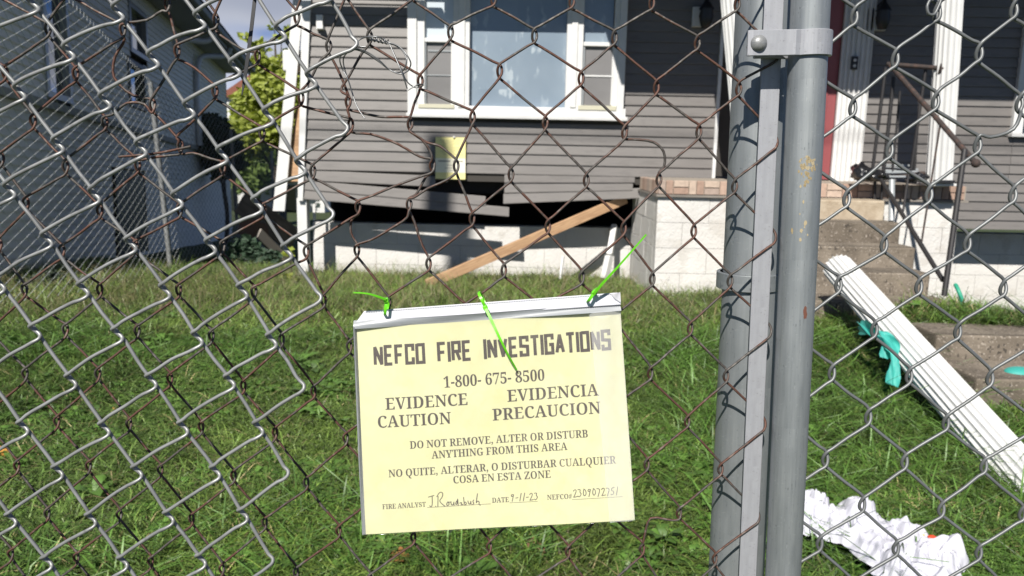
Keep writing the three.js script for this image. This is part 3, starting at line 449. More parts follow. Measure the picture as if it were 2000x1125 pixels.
function treeAt(label, px, py, D, blobs, count, size, mat, trunkR, group, name = 'leafy_tree') {
  const c = at(px, py, D), base = V(c.x, groundY(c.x, D) - 0.1, -D), t = thing(name, label, 'tree', [base.x, base.y, base.z], group); const S = D / FOCAL;
  const cs = blobs.map(([dx, dy, r, ry]) => [dx * S, c.y - base.y - dy * S, rr(-0.4, 0.4), r * S, (ry ?? r) * S, r * S]);
  const top = cs.reduce((a, b) => b[1] > a[1] ? b : a); part('trunk', sweep(smooth([V(0, 0, 0), V(0.05, top[1] * 0.35, 0), V(top[0] * 0.6, top[1] * 0.7, top[2] * 0.5), V(top[0], top[1] * 0.96, top[2])], 5), (k) => trunkR * (1 - 0.85 * k), 8), barkMat, t);
  for (const b of cs) part('branch', sweep(smooth([V(0.03, Math.max(0.2, b[1] * 0.35), 0), V(b[0] * 0.5, b[1] * 0.75, b[2] * 0.5), V(b[0], b[1], b[2])], 4), (k) => trunkR * 0.45 * (1 - 0.8 * k), 6), barkMat, t);
  part('crown', leafCloud(cs, count, size), mat, t);
}
treeAt('yellow-green leafy tree rising between the two houses', 545, 200, 22, [[-10, -60, 26], [25, -80, 24], [-40, -105, 14], [-55, -118, 9], [-20, -20, 40], [30, -20, 40], [-60, 10, 30], [10, 40, 50], [-50, 60, 45], [45, 60, 45], [10, -115, 10], [-30, -70, 20], [55, -50, 30], [-10, -140, 8], [30, -125, 14]], 12000, 0.20, leafMat(0.34, 0.40, 0.045), 0.12, 'trees');
treeAt('darker green tree further back behind the yellow-green one', 500, 260, 29, [[-40, 20, 45], [30, 40, 50], [80, 10, 40], [-10, 70, 50]], 5000, 0.22, leafMat(0.14, 0.22, 0.03), 0.12, 'trees');
treeAt('dark green shrub against the corner of the neighbouring house', 432, 262, 14.9, [[0, 10, 34], [-14, -15, 22], [22, 20, 26], [0, 50, 36]], 2600, 0.15, leafMat(0.022, 0.05, 0.016), 0.05, undefined, 'shrub');
{ // undergrowth by the fence
  const wild = (name, label, px, py, D, blobs, count, size, mat) => { const S = D / FOCAL, c = at(px, py, D), t = thing(name, label, 'plant', [c.x, groundY(c.x, D), -D]); const cs = blobs.map(([dx, dy, r, ry]) => [dx * S, Math.max(0.05, c.y - groundY(c.x, D) - dy * S), rr(-0.15, 0.15), r * S, (ry ?? r) * S, r * S]); part('foliage', leafCloud(cs, count, size), mat, t); part('stem', merge(cs.map((b) => sweep(smooth([V(b[0] * 0.3, -0.05, 0), V(b[0] * 0.6, b[1] * 0.5, 0), V(b[0], b[1] + b[4] * 0.6, b[2])], 3), 0.006, 5))), barkMat, t); };
  wild('weed_clump', 'dark weed clump at the foot of the neighbouring wall', 95, 552, 5.9, [[-30, 0, 22, 14], [10, -8, 24, 18], [40, 4, 18, 12], [-10, 6, 26, 14]], 700, 0.05, leafMat(0.02, 0.045, 0.018));
  wild('weed_clump', 'leafy green weeds growing through the far boundary fence', 470, 515, 8.4, [[-45, 0, 26, 18], [0, -25, 24, 26], [30, 5, 28, 20], [55, -10, 20, 22], [-10, 20, 40, 12], [-80, 15, 20, 10]], 1500, 0.085, leafMat(0.045, 0.105, 0.05));
  wild('yellow_weed', 'small yellow-green weed beside the white corner post', 572, 540, 6.7, [[0, 0, 12, 10], [-4, -50, 6, 12]], 90, 0.05, leafMat(0.30, 0.36, 0.03));
  // broken boards dumped behind the fence
  const b = (label, p, q, D, w, mat) => single('old_board', label, 'board', plankBetween(at(p[0], p[1], D), at(q[0], q[1], D + 0.5), w, 0.03, 0.003), mat, 'boards');
  b('long grey board sloping down behind the boundary fence', [470, 392], [575, 470], 9.2, 0.3, M.greyWood); b('reddish weathered board under the grey one behind the fence', [468, 440], [530, 458], 9.0, 0.2, std({ color: col(0.22, 0.15, 0.125), roughness: 0.9 })); b('pale short board leaning near the white corner post', [505, 455], [570, 520], 8.8, 0.12, std({ color: col(0.33, 0.30, 0.27), roughness: 0.9 }));
}
{ // houses far behind the trees
  const far = (label, px, py, D, w, h, wall, roof, rh) => { const c = at(px, py, D), t = thing('far_house', label, 'house', [c.x, c.y, -D]); part('wall', box(-w / 2, w / 2, -h, 0, 0, -6), wall, t); const s = new THREE.Shape(); s.moveTo(-w / 2 - 0.3, 0); s.lineTo(w / 2 + 0.3, 0); s.lineTo(0, rh); s.closePath(); const g = new THREE.ExtrudeGeometry(s, { depth: 6.4, bevelEnabled: false }); g.translate(0, 0.002, -6.2); part('roof', g, roof, t); for (const k of [-0.25, 0.2]) part('window', box(w * k - 0.4, w * k + 0.4, -1.8, -0.6, 0.04, -0.1), M.glassDark, t); };
  far('distant house with a reddish brown roof behind the trees', 522, 192, 34, 3.6, 6, M.white, std({ color: col(0.20, 0.075, 0.05), roughness: 0.9 }), 1.4);
  far('distant white house low behind the trees and fence', 505, 330, 30, 5, 4, M.white, M.shingle, 0.8);
}
{ // made-up case and cable, unseen behind the photographer, added to cast the siding shadow
  const t = HW + 1.5, up = (px, py) => { const w = at(px, py, HW); return V(w.x - 0.31 * t, w.y + 0.95 * t, w.z + t); }, top = up(856, 262), low = up(868, 560); const H = top.y - low.y, c = thing('added_shadow_caster', 'unseen made-up case added behind the camera to shade the siding', 'shadow caster', [top.x, low.y, top.z]);
  part('case', new THREE.LatheGeometry([[0, 0], [0.10, 0.02], [0.12, 0.08], [0.12, H - 0.14], [0.10, H - 0.06], [0.06, H - 0.01], [0, H]].map(([a, b]) => new THREE.Vector2(a, b)), 16), M.black, c); part('cable', bar(V(-14, H + 0.03, 0), V(16, H + 0.03, 0), 0.012, 6), M.black, c);
}

// ---------------------------------------------------------------- grass
{
  const lawn = new THREE.Group(); lawn.name = 'grass'; lawn.userData = { kind: 'stuff', label: 'overgrown green grass with weeds on the lawn', category: 'grass' }; scene.add(lawn);
  const tuft = (n, hMin, hMax, w, spread, lean) => { const pos = [], nor = [], idx = []; for (let i = 0; i < n; i++) {
      const a = rr(0, 6.28), r = Math.sqrt(rnd()) * spread, x = Math.cos(a) * r, z = Math.sin(a) * r, h = rr(hMin, hMax), d = rr(0, 6.28), l = h * rr(lean * 0.3, lean * 1.6), f = rr(0, 6.28), wx = Math.cos(f) * w * 0.5, wz = Math.sin(f) * w * 0.5, b = pos.length / 3;
      for (const [t, k] of [[0, 1], [0.45, 0.9], [0.8, 0.55]]) { const bx = x + Math.cos(d) * l * t * t, bz = z + Math.sin(d) * l * t * t, y = h * (t - 0.25 * lean * t * t); pos.push(bx - wx * k, y, bz - wz * k, bx + wx * k, y, bz + wz * k); }
      pos.push(x + Math.cos(d) * l * 1.15, h * (1 - 0.42 * lean), z + Math.sin(d) * l * 1.15);
      idx.push(b, b + 1, b + 2, b + 1, b + 3, b + 2, b + 2, b + 3, b + 4, b + 3, b + 5, b + 4, b + 4, b + 5, b + 6); }
    const g = new THREE.BufferGeometry(); g.setAttribute('position', new THREE.Float32BufferAttribute(pos, 3)); g.setIndex(idx); g.computeVertexNormals(); return g; };
  const rosette = (n, L, W) => { const pos = [], idx = []; for (let i = 0; i < n; i++) { const a = i / n * 6.28 + rr(-0.3, 0.3), l = L * rr(0.6, 1.1), up = rr(0.35, 1.5), ca = Math.cos(a), sa = Math.sin(a), b = pos.length / 3; for (const [t, k] of [[0.08, 0.1], [0.35, 0.75], [0.65, 1], [1, 0.05]]) { const rad = l * t, y = 0.036 + l * up * (t - 0.6 * t * t); for (const s of [-1, 1]) pos.push(ca * rad - sa * W * k * s, y + (k > 0.5 ? 0.004 : 0), sa * rad + ca * W * k * s); } for (let j = 0; j < 3; j++) { const q = b + j * 2; idx.push(q, q + 1, q + 2, q + 1, q + 3, q + 2); } } const g = new THREE.BufferGeometry(); g.setAttribute('position', new THREE.Float32BufferAttribute(pos, 3)); g.setIndex(idx); g.computeVertexNormals(); return g; };
  const mat = phy({ color: col(1, 1, 1), roughness: 0.5, transmission: 0.16, thickness: 0, side: THREE.DoubleSide });
  const blockers = (x, d) => (x > 1.76 && x < 2.8 && d > 4.72) || (x > at(1830, 652, 4).x && d > 3.6 && d < 4.3) || (x > 1.1 && x < 3.5 && d > 5.95);
  const place = (name, geo, n, dMin, dMax, scale, colour, keep = () => true) => {
    const list = []; let guard = 0; while (list.length < n && guard++ < n * 6) { const d = Math.sqrt(rr(dMin * dMin, dMax * dMax)), x = rr(-0.98, 0.98) * d; if (blockers(x, d) || !keep(x, d)) continue; list.push([x, d]); }
    const im = new THREE.InstancedMesh(geo, mat, list.length), m = new THREE.Matrix4(), q = new THREE.Quaternion(), e = new THREE.Euler(); const c = new THREE.Color();
    list.forEach(([x, d], i) => { e.set(rr(-0.12, 0.12), rr(0, 6.28), rr(-0.12, 0.12)); q.setFromEuler(e); const s = scale(x, d) * rr(0.75, 1.25); m.compose(V(x, groundY(x, d) - 0.004, -d), q, V(s, s * rr(0.8, 1.2), s)); im.setMatrixAt(i, m); colour(c, x, d); im.setColorAt(i, c); });
    im.name = name; im.userData.kind = 'stuff'; shade(im); lawn.add(im);
  };
  const patch = (x, d) => fbm(x * 1.3 + 9, d * 1.3 + 4, 88, 3);
  const green = (c, x, d) => { const p = patch(x, d), k = rr(0.42, 1.5) * (0.55 + 0.9 * fbm(x * 2.6 + 31, d * 2.6 + 12, 151, 3)), y = clamp(rr(-0.3, 0.7) + 0.9 * fbm(x * 0.7 + 51, d * 0.7 + 2, 161, 2)); c.setRGB((0.074 + 0.052 * p + 0.052 * y) * k, (0.158 + 0.05 * p + 0.04 * y) * k, (0.032 + 0.014 * y) * k); if (rnd() < 0.05) c.setRGB(0.30 * k, 0.25 * k, 0.12 * k); };
  const bright = (c, x, d) => { const k = rr(0.6, 1.5); c.setRGB(0.088 * k, 0.178 * k, 0.03 * k); };
  const dry = (c) => { const k = rr(0.7, 1.3); c.setRGB(0.22 * k, 0.19 * k, 0.10 * k); };
  const hf = (x, d) => 0.75 + 0.55 * fbm(x * 0.8 + 3, d * 0.8 + 7, 99, 3);
  for (let v = 0; v < 4; v++) place('blade_tufts', tuft(12, 0.04, 0.115, 0.0056, 0.055, 0.9), 9800, 2.0, 4.6, hf, green, (x, d) => fbm(x * 7, d * 7, 120, 2) > 0.36);
  for (let v = 0; v < 3; v++) place('blade_tufts', tuft(14, 0.045, 0.12, 0.0058, 0.075, 0.7), 9800, 4.3, 8.6, hf, green, (x, d) => fbm(x * 5, d * 5, 121, 2) > 0.3);
  for (let v = 0; v < 3; v++) place('broad_leaves', rosette(5, 0.048, 0.011), 2300, 2.0, 5.2, () => 1, bright, (x, d) => fbm(x * 1.9 + 40, d * 1.9 + 2, 77, 3) > 0.5);
  place('broad_leaves', rosette(7, 0.085, 0.020), 170, 2.1, 4.6, () => 1, bright, (x, d) => fbm(x * 1.1 + 14, d * 1.1 + 8, 131, 2) > 0.5);
  for (let v = 0; v < 2; v++) place('seed_stems', tuft(6, 0.10, 0.24, 0.0030, 0.06, 0.9), 4200, 4.6, 7.3, () => 1, (c, x, d) => rnd() < 0.5 ? dry(c) : green(c, x, d));
  place('dry_blades', tuft(5, 0.05, 0.13, 0.004, 0.06, 1.1), 2600, 2.0, 7, () => 1, dry);
  place('long_blades', tuft(7, 0.14, 0.26, 0.006, 0.05, 1.0), 1100, 2.0, 4.4, () => 1, bright, (x, d) => x > 0.75 || fbm(x * 2 + 4, d * 2, 141, 2) > 0.6);
}
// ---------------------------------------------------------------- things lying on the lawn
function crumple(w, d, nx, ny, amp, sx, sy) { // closed crumpled sheet
  const g = new THREE.PlaneGeometry(w, d, nx, ny); g.rotateX(-Math.PI / 2); const p = g.attributes.position;
  for (let i = 0; i < p.count; i++) { let x = p.getX(i), z = p.getZ(i); const u = x / w + 0.5, v = z / d + 0.5, a = Math.atan2(v - 0.5, u - 0.5), edge = 0.72 + 0.42 * fbm(Math.cos(a) * 1.6 + sx, Math.sin(a) * 1.6 + sy, 5, 3); const rg = 1 - Math.abs(2 * fbm(u * 4 + sx, v * 4 + sy, 8, 3) - 1), h = amp * (0.25 + 1.0 * Math.pow(rg, 2.5) * fbm(u * 2.2 + sy, v * 2.2, 4, 2) * 1.6) + 0.011 * (1 - Math.abs(2 * fbm(u * 5 + sy, v * 5 + sx, 2, 2) - 1)) + 0.003 * fbm(u * 26, v * 26, 12, 2); x *= edge; z *= edge; const r = Math.max(Math.abs(2 * u - 1), Math.abs(2 * v - 1)); p.setXYZ(i, x + 0.02 * (fbm(u * 7, v * 7, 21, 2) - 0.5), h * (1 - Math.pow(r, 4) * 0.75) + 0.05, z); }
  g.computeVertexNormals(); return g;
}
{
  const c = at(1690, 1020, 2.42); c.y = groundY(c.x, 2.42) + 0.05; const t = thing('white_cloth', 'crumpled white cloth with red and yellow marks lying in the grass', 'cloth', [c.x, c.y, c.z]);
  const a = part('fabric', crumple(0.36, 0.32, 110, 100, 0.12, 3.3, 7.1), M.cloth, t); a.rotation.y = 0.5; a.position.set(0.01, -0.015, -0.01); a.scale.set(0.92, 1, 1.1);
  const b = part('fabric', crumple(0.27, 0.25, 90, 80, 0.11, 13.3, 2.1), M.cloth, t); b.rotation.y = -0.6; b.position.set(0.07, -0.02, 0.20); const b2 = part('fabric', crumple(0.22, 0.20, 80, 70, 0.10, 23.3, 5.1), M.cloth, t); b2.rotation.y = 1.2; b2.position.set(-0.12, -0.01, -0.05);
  for (const [x, z, m] of [[0.155, 0.06, col(0.75, 0.42, 0.02)], [0.185, 0.075, col(0.65, 0.06, 0.02)], [0.185, 0.17, col(0.65, 0.06, 0.02)]]) { const k = part('print_mark', new THREE.SphereGeometry(0.012, 10, 6), std({ color: m, roughness: 0.8 }), t); k.scale.set(1.2, 0.5, 0.9); k.position.set(x, 0.09, z); }
}
{ // teal fabric wound round the fallen column
  const rib = (pts, w, name, parent) => { const P = smooth(pts, 6), pos = [], idx = []; P.forEach((p, i) => { const t = (P[Math.min(i + 1, P.length - 1)].clone().sub(P[Math.max(0, i - 1)])).normalize(), s = t.clone().cross(V(0.25, 0.2, 1)).normalize().multiplyScalar(w * (0.65 + 0.5 * fbm(i * 0.35, 2, 31, 2))); for (let k = 0; k < 5; k++) { const f = k / 4 * 2 - 1; const q = p.clone().addScaledVector(s, f); q.z += 0.018 * Math.sin(k * 2.3 + i * 0.5) ; pos.push(q.x, q.y, q.z); } }); for (let i = 0; i < P.length - 1; i++) for (let k = 0; k < 4; k++) { const a = i * 5 + k; idx.push(a, a + 1, a + 5, a + 1, a + 6, a + 5); } const g = new THREE.BufferGeometry(); g.setAttribute('position', new THREE.Float32BufferAttribute(pos, 3)); g.setIndex(idx); g.computeVertexNormals(); return part(name, g, M.teal, parent); };
  const t = thing('teal_rag', 'torn teal cloth hanging over the fallen white column', 'cloth');
  rib([at(1678, 640, 3.95), at(1700, 640, 3.82), at(1728, 652, 3.70), at(1745, 680, 3.68), at(1748, 712, 3.64), at(1742, 752, 3.6)], 0.034, 'strip', t); rib([at(1680, 632, 3.96), at(1702, 650, 3.84), at(1728, 672, 3.74), at(1732, 700, 3.70)], 0.03, 'strip', t);
  const s = thing('teal_scrap', 'small teal scrap in the grass just right of the fallen column', 'cloth'); rib([at(1797, 684, 3.75), at(1810, 690, 3.72), at(1822, 704, 3.7), at(1836, 712, 3.68), at(1846, 716, 3.66)], 0.018, 'strip', s);
  const q = at(1996, 737, 3.72), h = single('teal_hat', 'rounded teal scrap lying on the lower concrete course at the right edge', 'cloth', new THREE.SphereGeometry(0.07, 18, 8, 0, 6.3, 0, 1.5), M.teal); h.scale.set(1.1, 0.45, 0.8); h.position.set(q.x, at(1907, 738, 3.62).y - 0.005, -3.74);
  single('garden_hose', 'green garden hose looped beside the bottom concrete step', 'hose', sweep(smooth([at(1866, 556, 4.75), at(1872, 568, 4.7), at(1879, 590, 4.68), at(1876, 628, 4.68), at(1881, 600, 4.66), at(1892, 622, 4.62), at(1901, 644, 4.6)], 6), 0.0125, 8), M.hose);
}
{ // fallen leaves
  const leaf = (label, px, py, s, c) => { let D = 2.3; for (let i = 0; i < 40; i++) { const p = at(px, py, D); if (p.y < groundY(p.x, D) + 0.075) break; D += 0.05; } const p = at(px, py, D), pos = [], idx = [], N = 26, ring = 4; pos.push(0, 0, 0); for (let j = 1; j <= ring; j++) for (let i = 0; i < N; i++) { const a = i / N * 6.283, r = s * (0.62 + 0.38 * Math.abs(Math.cos(a * 2.5))) * (0.85 + 0.3 * hash(i, 3, px)) * j / ring; pos.push(Math.cos(a) * r, 0.25 * r * Math.sin(a * 2 + 1) + r * r * 4, Math.sin(a) * r); } for (let i = 0; i < N; i++) { idx.push(0, 1 + i, 1 + (i + 1) % N); for (let j = 0; j < ring - 1; j++) { const a = 1 + j * N + i, b = 1 + j * N + (i + 1) % N; idx.push(a, a + N, b, b, a + N, b + N); } } const g = new THREE.BufferGeometry(); g.setAttribute('position', new THREE.Float32BufferAttribute(pos, 3)); g.setIndex(idx); g.computeVertexNormals(); const m = single('fallen_leaf', label, 'leaf', g, std({ color: c, roughness: 0.8, side: THREE.DoubleSide }), 'dead leaves in the grass'); m.position.copy(p); m.rotation.set(0.5, px, 0.2); };
  leaf('brown curled leaf in the grass below the right half of the sign', 1046, 1070, 0.04, col(0.20, 0.10, 0.06)); leaf('orange brown leaf in the grass below the lower left corner of the sign', 778, 1088, 0.035, col(0.26, 0.11, 0.03)); leaf('orange leaf in the grass at the left edge', 2, 886, 0.03, col(0.45, 0.20, 0.03)); leaf('small orange leaf in the middle of the left lawn', 226, 800, 0.022, col(0.40, 0.17, 0.04));
}

// ---------------------------------------------------------------- chain-link woven in the foreground
// node tables: row -> [column, x, y] of the knots, as measured; other knots follow from a quadratic fit
function lattice(rows, bend) {
  const S = []; for (const r in rows) for (const [c, x, y] of rows[r]) S.push([+c, +r, x, y]);
  const base = (c, r) => [1, c, r, c * r, c * c, r * r], A = Array.from({ length: 6 }, () => new Array(8).fill(0));
  for (const [c, r, x, y] of S) { if (bend && bend(c, r)) continue; const b = base(c, r); for (let i = 0; i < 6; i++) { for (let j = 0; j < 6; j++) A[i][j] += b[i] * b[j]; A[i][6] += b[i] * x; A[i][7] += b[i] * y; } }
  for (let i = 0; i < 6; i++) { let m = i; for (let k = i + 1; k < 6; k++) if (Math.abs(A[k][i]) > Math.abs(A[m][i])) m = k; [A[i], A[m]] = [A[m], A[i]]; for (let k = 0; k < 6; k++) if (k !== i) { const f = A[k][i] / A[i][i]; for (let j = i; j < 8; j++) A[k][j] -= f * A[i][j]; } }
  const cx = A.map((a, i) => a[6] / a[i]), cy = A.map((a, i) => a[7] / a[i]), fixed = new Map(S.map(([c, r, x, y]) => [c + ',' + r, [x, y]]));
  return (c, r) => fixed.get(c + ',' + r) ?? [base(c, r).reduce((s, b, i) => s + b * cx[i], 0), base(c, r).reduce((s, b, i) => s + b * cy[i], 0)];
}
// one zigzag wire between knot columns k and k+1; down-right arms run behind, down-left arms in front
function weave(node, k, r0, r1, D, rad, za, e, b, mids = {}, opt = {}) {
  const pts = [], knots = [], P = (c, r) => at(...node(c, r), D);
  for (let r = r0; r <= r1; r++) {
    const right = ((k + 1 + r) % 2 + 2) % 2 === 0, c = right ? k + 1 : k, N = P(c, r), s = right ? 1 : -1, zi = right ? -za : za, q = (x, y, z) => V(N.x + x, N.y + y, N.z + z);
    let l;
    if (opt.free && opt.free(c)) l = [q(-s * b * 0.75, b * 0.85, zi * 0.6), q(-s * b * 0.12, b * 0.26, zi * 0.25), q(-s * b * 0.12, -b * 0.26, -zi * 0.25), q(-s * b * 0.75, -b * 0.85, -zi * 0.6)];
    else if (opt.tight) l = right ? [q(-0.3 * e, 0.25 * b, zi), q(0.85 * e, -0.45 * b, zi * 0.6), q(0.95 * e, -0.85 * b, -zi * 0.3), q(-0.35 * e, -1.35 * b, -zi)] : [q(0.35 * e, 1.35 * b, zi), q(-0.95 * e, 0.85 * b, zi * 0.3), q(-0.85 * e, 0.45 * b, -zi * 0.6), q(0.3 * e, -0.25 * b, -zi)];
    else l = [q(0, b, zi), q(s * e, b * 0.38, zi * 0.45), q(s * e, -b * 0.38, -zi * 0.45), q(0, -b, -zi)];
    knots.push({ l, c, r, z: -zi });
  }
  knots.forEach((n, i) => {
    pts.push(...n.l); const m = knots[i + 1]; if (!m) return;
    const key = n.c + ',' + n.r + '>' + m.c + ',' + m.r, a = n.l[3], q = m.l[0];
    if (mids[key]) for (const [x, y] of mids[key]) { const p = at(x, y, D); p.z += n.z; pts.push(p); }
    else { const j = rad * 0.35, sag = n.z > 0 ? opt.sag ?? 0 : 0; for (const t of [0.14, 0.5, 0.86]) { const p = a.clone().lerp(q, t); p.y += sag * (t === 0.5 ? 1 : 0.55); p.x += rr(-j, j); p.y += rr(-j, j); pts.push(p); } }
  });
  return sweep(smooth(pts, 3), rad, opt.sides ?? 7);
}
const RUSTY = {
  0: [[-10, 327, 10], [-8, 422, 42], [-6, 580, 36], [-4, 676, -18], [-2, 806, -14], [0, 964, -2], [2, 1117, 2], [4, 1273, 5], [6, 1440, 6]],
  1: [[-13, 94, 60], [-11, 240, 62], [-9, 346, 103], [-7, 503, 112], [-5, 642, 92], [-3, 722, 74], [-1, 880, 64], [1, 1044, 70], [3, 1200, 73], [5, 1362, 83], [7, 1515, 106]],
  2: [[-14, 10, 145], [-12, 148, 148], [-10, 298, 208], [-8, 420, 181], [-6, 588, 193], [-4, 680, 200], [-2, 821, 160], [0, 976, 139], [2, 1135, 153], [4, 1282, 170], [6, 1443, 172]],
  3: [[-13, 65, 240], [-11, 205, 242], [-9, 352, 288], [-7, 512, 263], [-5, 685, 245], [-3, 801, 243], [-1, 923, 230], [1, 1065, 240], [3, 1220, 258], [5, 1365, 256], [7, 1514, 276]],
  4: [[-12, 128, 329], [-10, 269, 326], [-8, 435, 330], [-6, 611, 336], [-4, 844, 324], [-2, 891, 325], [0, 998, 341], [2, 1145, 352], [4, 1287, 350], [6, 1435, 362]],
  5: [[-13, 51, 400], [-11, 195, 415], [-9, 351, 412], [-7, 514, 412], [-5, 699, 406], [-3, 799, 400], [-1, 922, 428], [1, 1070, 442], [3, 1218, 445], [5, 1355, 450], [7, 1511, 462]],
  6: [[-12, 121, 493], [-10, 264, 484], [-8, 434, 484], [-6, 598, 493], [-4, 697, 490], [-2, 837, 516], [0, 984, 528], [2, 1136, 541], [4, 1274, 544], [6, 1426, 547]],
  7: [[-13, 48, 569], [-11, 195, 569], [-9, 349, 569], [-7, 496, 572], [-5, 632, 588], [-3, 758, 592], [-1, 908, 606], [5, 1348, 640], [7, 1502, 645]],
  8: [[-12, 128, 647], [-10, 268, 649], [-8, 413, 658], [-6, 550, 665], [-4, 682, 678], [4, 1270, 728], [6, 1418, 733]],
  9: [[-13, 49, 733], [-11, 191, 733], [-9, 332, 742], [-7, 475, 756], [-5, 612, 766], [5, 1342, 822], [7, 1491, 827]],
  10: [[-12, 111, 826], [-10, 252, 831], [-8, 393, 836], [-6, 537, 847], [-4, 675, 857], [4, 1263, 906], [6, 1407, 915]],
  11: [[-13, 33, 913], [-11, 173, 913], [-9, 313, 920], [-7, 456, 931], [-5, 598, 944], [5, 1326, 1001], [7, 1479, 1008]],
  12: [[-12, 92, 1006], [-10, 233, 1008], [-8, 374, 1015], [-6, 517, 1022], [-4, 661, 1038], [-2, 807, 1050], [0, 955, 1068], [2, 1109, 1077], [4, 1254, 1071], [6, 1396, 1090]],
  13: [[-13, 21, 1085], [-11, 149, 1092], [-9, 294, 1099], [-7, 433, 1113]],
};
const rusty = lattice(RUSTY, (c, r) => c > -12 && c < -1 && r < 6);
const RM = {
  '-3,1>-4,2': [[708, 105], [684, 148], [667, 178]], '-5,1>-4,2': [[656, 130], [671, 164]], '-4,2>-3,3': [[705, 220], [745, 228], [781, 228]],
  '-3,3>-4,4': [[822, 270], [842, 298]], '-3,3>-2,4': [[833, 278], [858, 285], [882, 304]], '-5,3>-4,4': [[724, 262], [778, 282], [820, 306]],
  '-4,4>-5,5': [[824, 344], [775, 362], [728, 382]], '-4,4>-3,5': [[832, 345], [812, 380]], '-2,4>-3,5': [[872, 352], [836, 368], [808, 386]],
  '-5,5>-4,6': [[687, 428], [684, 455]], '-3,5>-4,6': [[796, 424], [764, 446], [725, 468]], '-3,5>-2,6': [[808, 432], [824, 480]],
  '3,3>4,4': [[1240, 272], [1278, 278], [1297, 296], [1298, 325]], '5,11>4,12': [[1312, 1014], [1270, 1010], [1259, 1040]],
  '-8,2>-9,3': [[410, 205], [376, 240], [347, 268]], '-9,3>-8,4': [[376, 299], [410, 310]], '-10,2>-11,3': [[285, 204], [250, 202], [222, 224]], '-11,1>-10,2': [[222, 110], [220, 150], [258, 186]],
  '-5,1>-6,2': [[628, 118], [604, 162]], '-10,0>-11,1': [[320, 22], [290, 40]], '-9,1>-8,2': [[352, 118], [378, 132], [410, 160]], '-8,0>-7,1': [[420, 60], [440, 76], [482, 100]],
};
const FENCE_D = 0.755;
const fence = thing('chain_link_fence', 'bent rusty chain-link fence mesh with its galvanised post', 'fence');
for (let k = -24; k <= 6; k++) part('wire', weave(rusty, k, -3, 16, FENCE_D, 0.00128, 0.0026, 0.0019, 0.0062, RM, {}), M.rustWire, fence);
// stray cut end of a broken wire
part('broken_wire', sweep(smooth([at(232, 306, FENCE_D + 0.004), at(285, 302, FENCE_D), at(320, 297, FENCE_D - 0.004), at(372, 286, FENCE_D - 0.008)], 5), 0.0012, 6), M.rustWire, fence);
{ // line post, tension bar, bands
  const a = at(1510, -220, 0.812), b = at(1428, 1290, 0.812); part('post', sweep([a, a.clone().lerp(b, 0.5), b], 0.0302, 40), M.galv, fence);
  const t = at(1522, -220, FENCE_D), u = at(1452, 1290, FENCE_D); const g = metreUV(new RoundedBoxGeometry(0.0182, t.distanceTo(u), 0.0026, 1, 0.0008)); const tb = part('tension_bar', g, M.galvBar, fence); tb.position.copy(t).add(u).multiplyScalar(0.5); tb.quaternion.setFromUnitVectors(V(0, 1, 0), t.clone().sub(u).normalize());
  const c = at(1463, 546, 0.812), ax = a.clone().sub(b).normalize(); const bd = part('brace_band', new THREE.LatheGeometry([[0.0303, -0.0085], [0.0334, -0.0085], [0.0338, -0.008], [0.0338, 0.008], [0.0334, 0.0085], [0.0303, 0.0085]].map(([x, y]) => new THREE.Vector2(x, y)), 40), M.galv, fence); metreUV(bd.geometry); bd.position.copy(c); bd.quaternion.setFromUnitVectors(V(0, 1, 0), ax);
}
// ---- newer thick galvanised panel laid over the rusty mesh
const GALV = {
  0: [[0, 698, 85], [-2, 548, 63], [-4, 390, 40], [-6, 230, 25], [-8, 64, 9]], 1: [[-1, 608, 155], [-3, 459, 133], [-5, 299, 117], [-7, 134, 102]],
  2: [[0, 680, 251], [-2, 524, 227], [-4, 369, 214], [-6, 205, 198], [-8, 38, 181]], 3: [[-1, 587, 325], [-3, 434, 303], [-5, 275, 290], [-7, 113, 284]],
  4: [[0, 652, 419], [-2, 502, 400], [-4, 346, 391], [-6, 184, 382], [-8, 18, 373]], 5: [[-1, 560, 492], [-3, 411, 481], [-5, 255, 478], [-7, 91, 469]],
  6: [[0, 628, 582], [-2, 473, 569], [-4, 322, 569], [-6, 162, 566]], 7: [[-1, 530, 665], [-3, 385, 661], [-5, 229, 654], [-7, 68, 649]],
  8: [[0, 595, 756], [-2, 448, 745], [-4, 295, 745], [-6, 138, 745]], 9: [[-1, 504, 836], [-3, 357, 836], [-5, 203, 838], [-7, 44, 836]],
  10: [[0, 564, 924], [-2, 420, 922], [-4, 267, 922], [-6, 112, 922]], 11: [[-1, 474, 1006], [-3, 329, 1011], [-5, 177, 1015], [-7, 21, 1015]],
  12: [[0, 534, 1095], [-2, 392, 1095], [-4, 239, 1099], [-6, 91, 1099]],
};
const galvN = lattice(GALV); const panel = thing('overlay_fence', 'thick shiny galvanised chain-link mesh overlapping the rusty mesh on the left', 'fence');
for (let k = -18; k <= -1; k++) part('wire', weave(galvN, k, -3, 15, 0.706, 0.00176, 0.0034, 0.0042, 0.0068, {}, { tight: true, sag: 0.0014, sides: 10, free: (c) => c === 0 }), M.galvWire, panel);
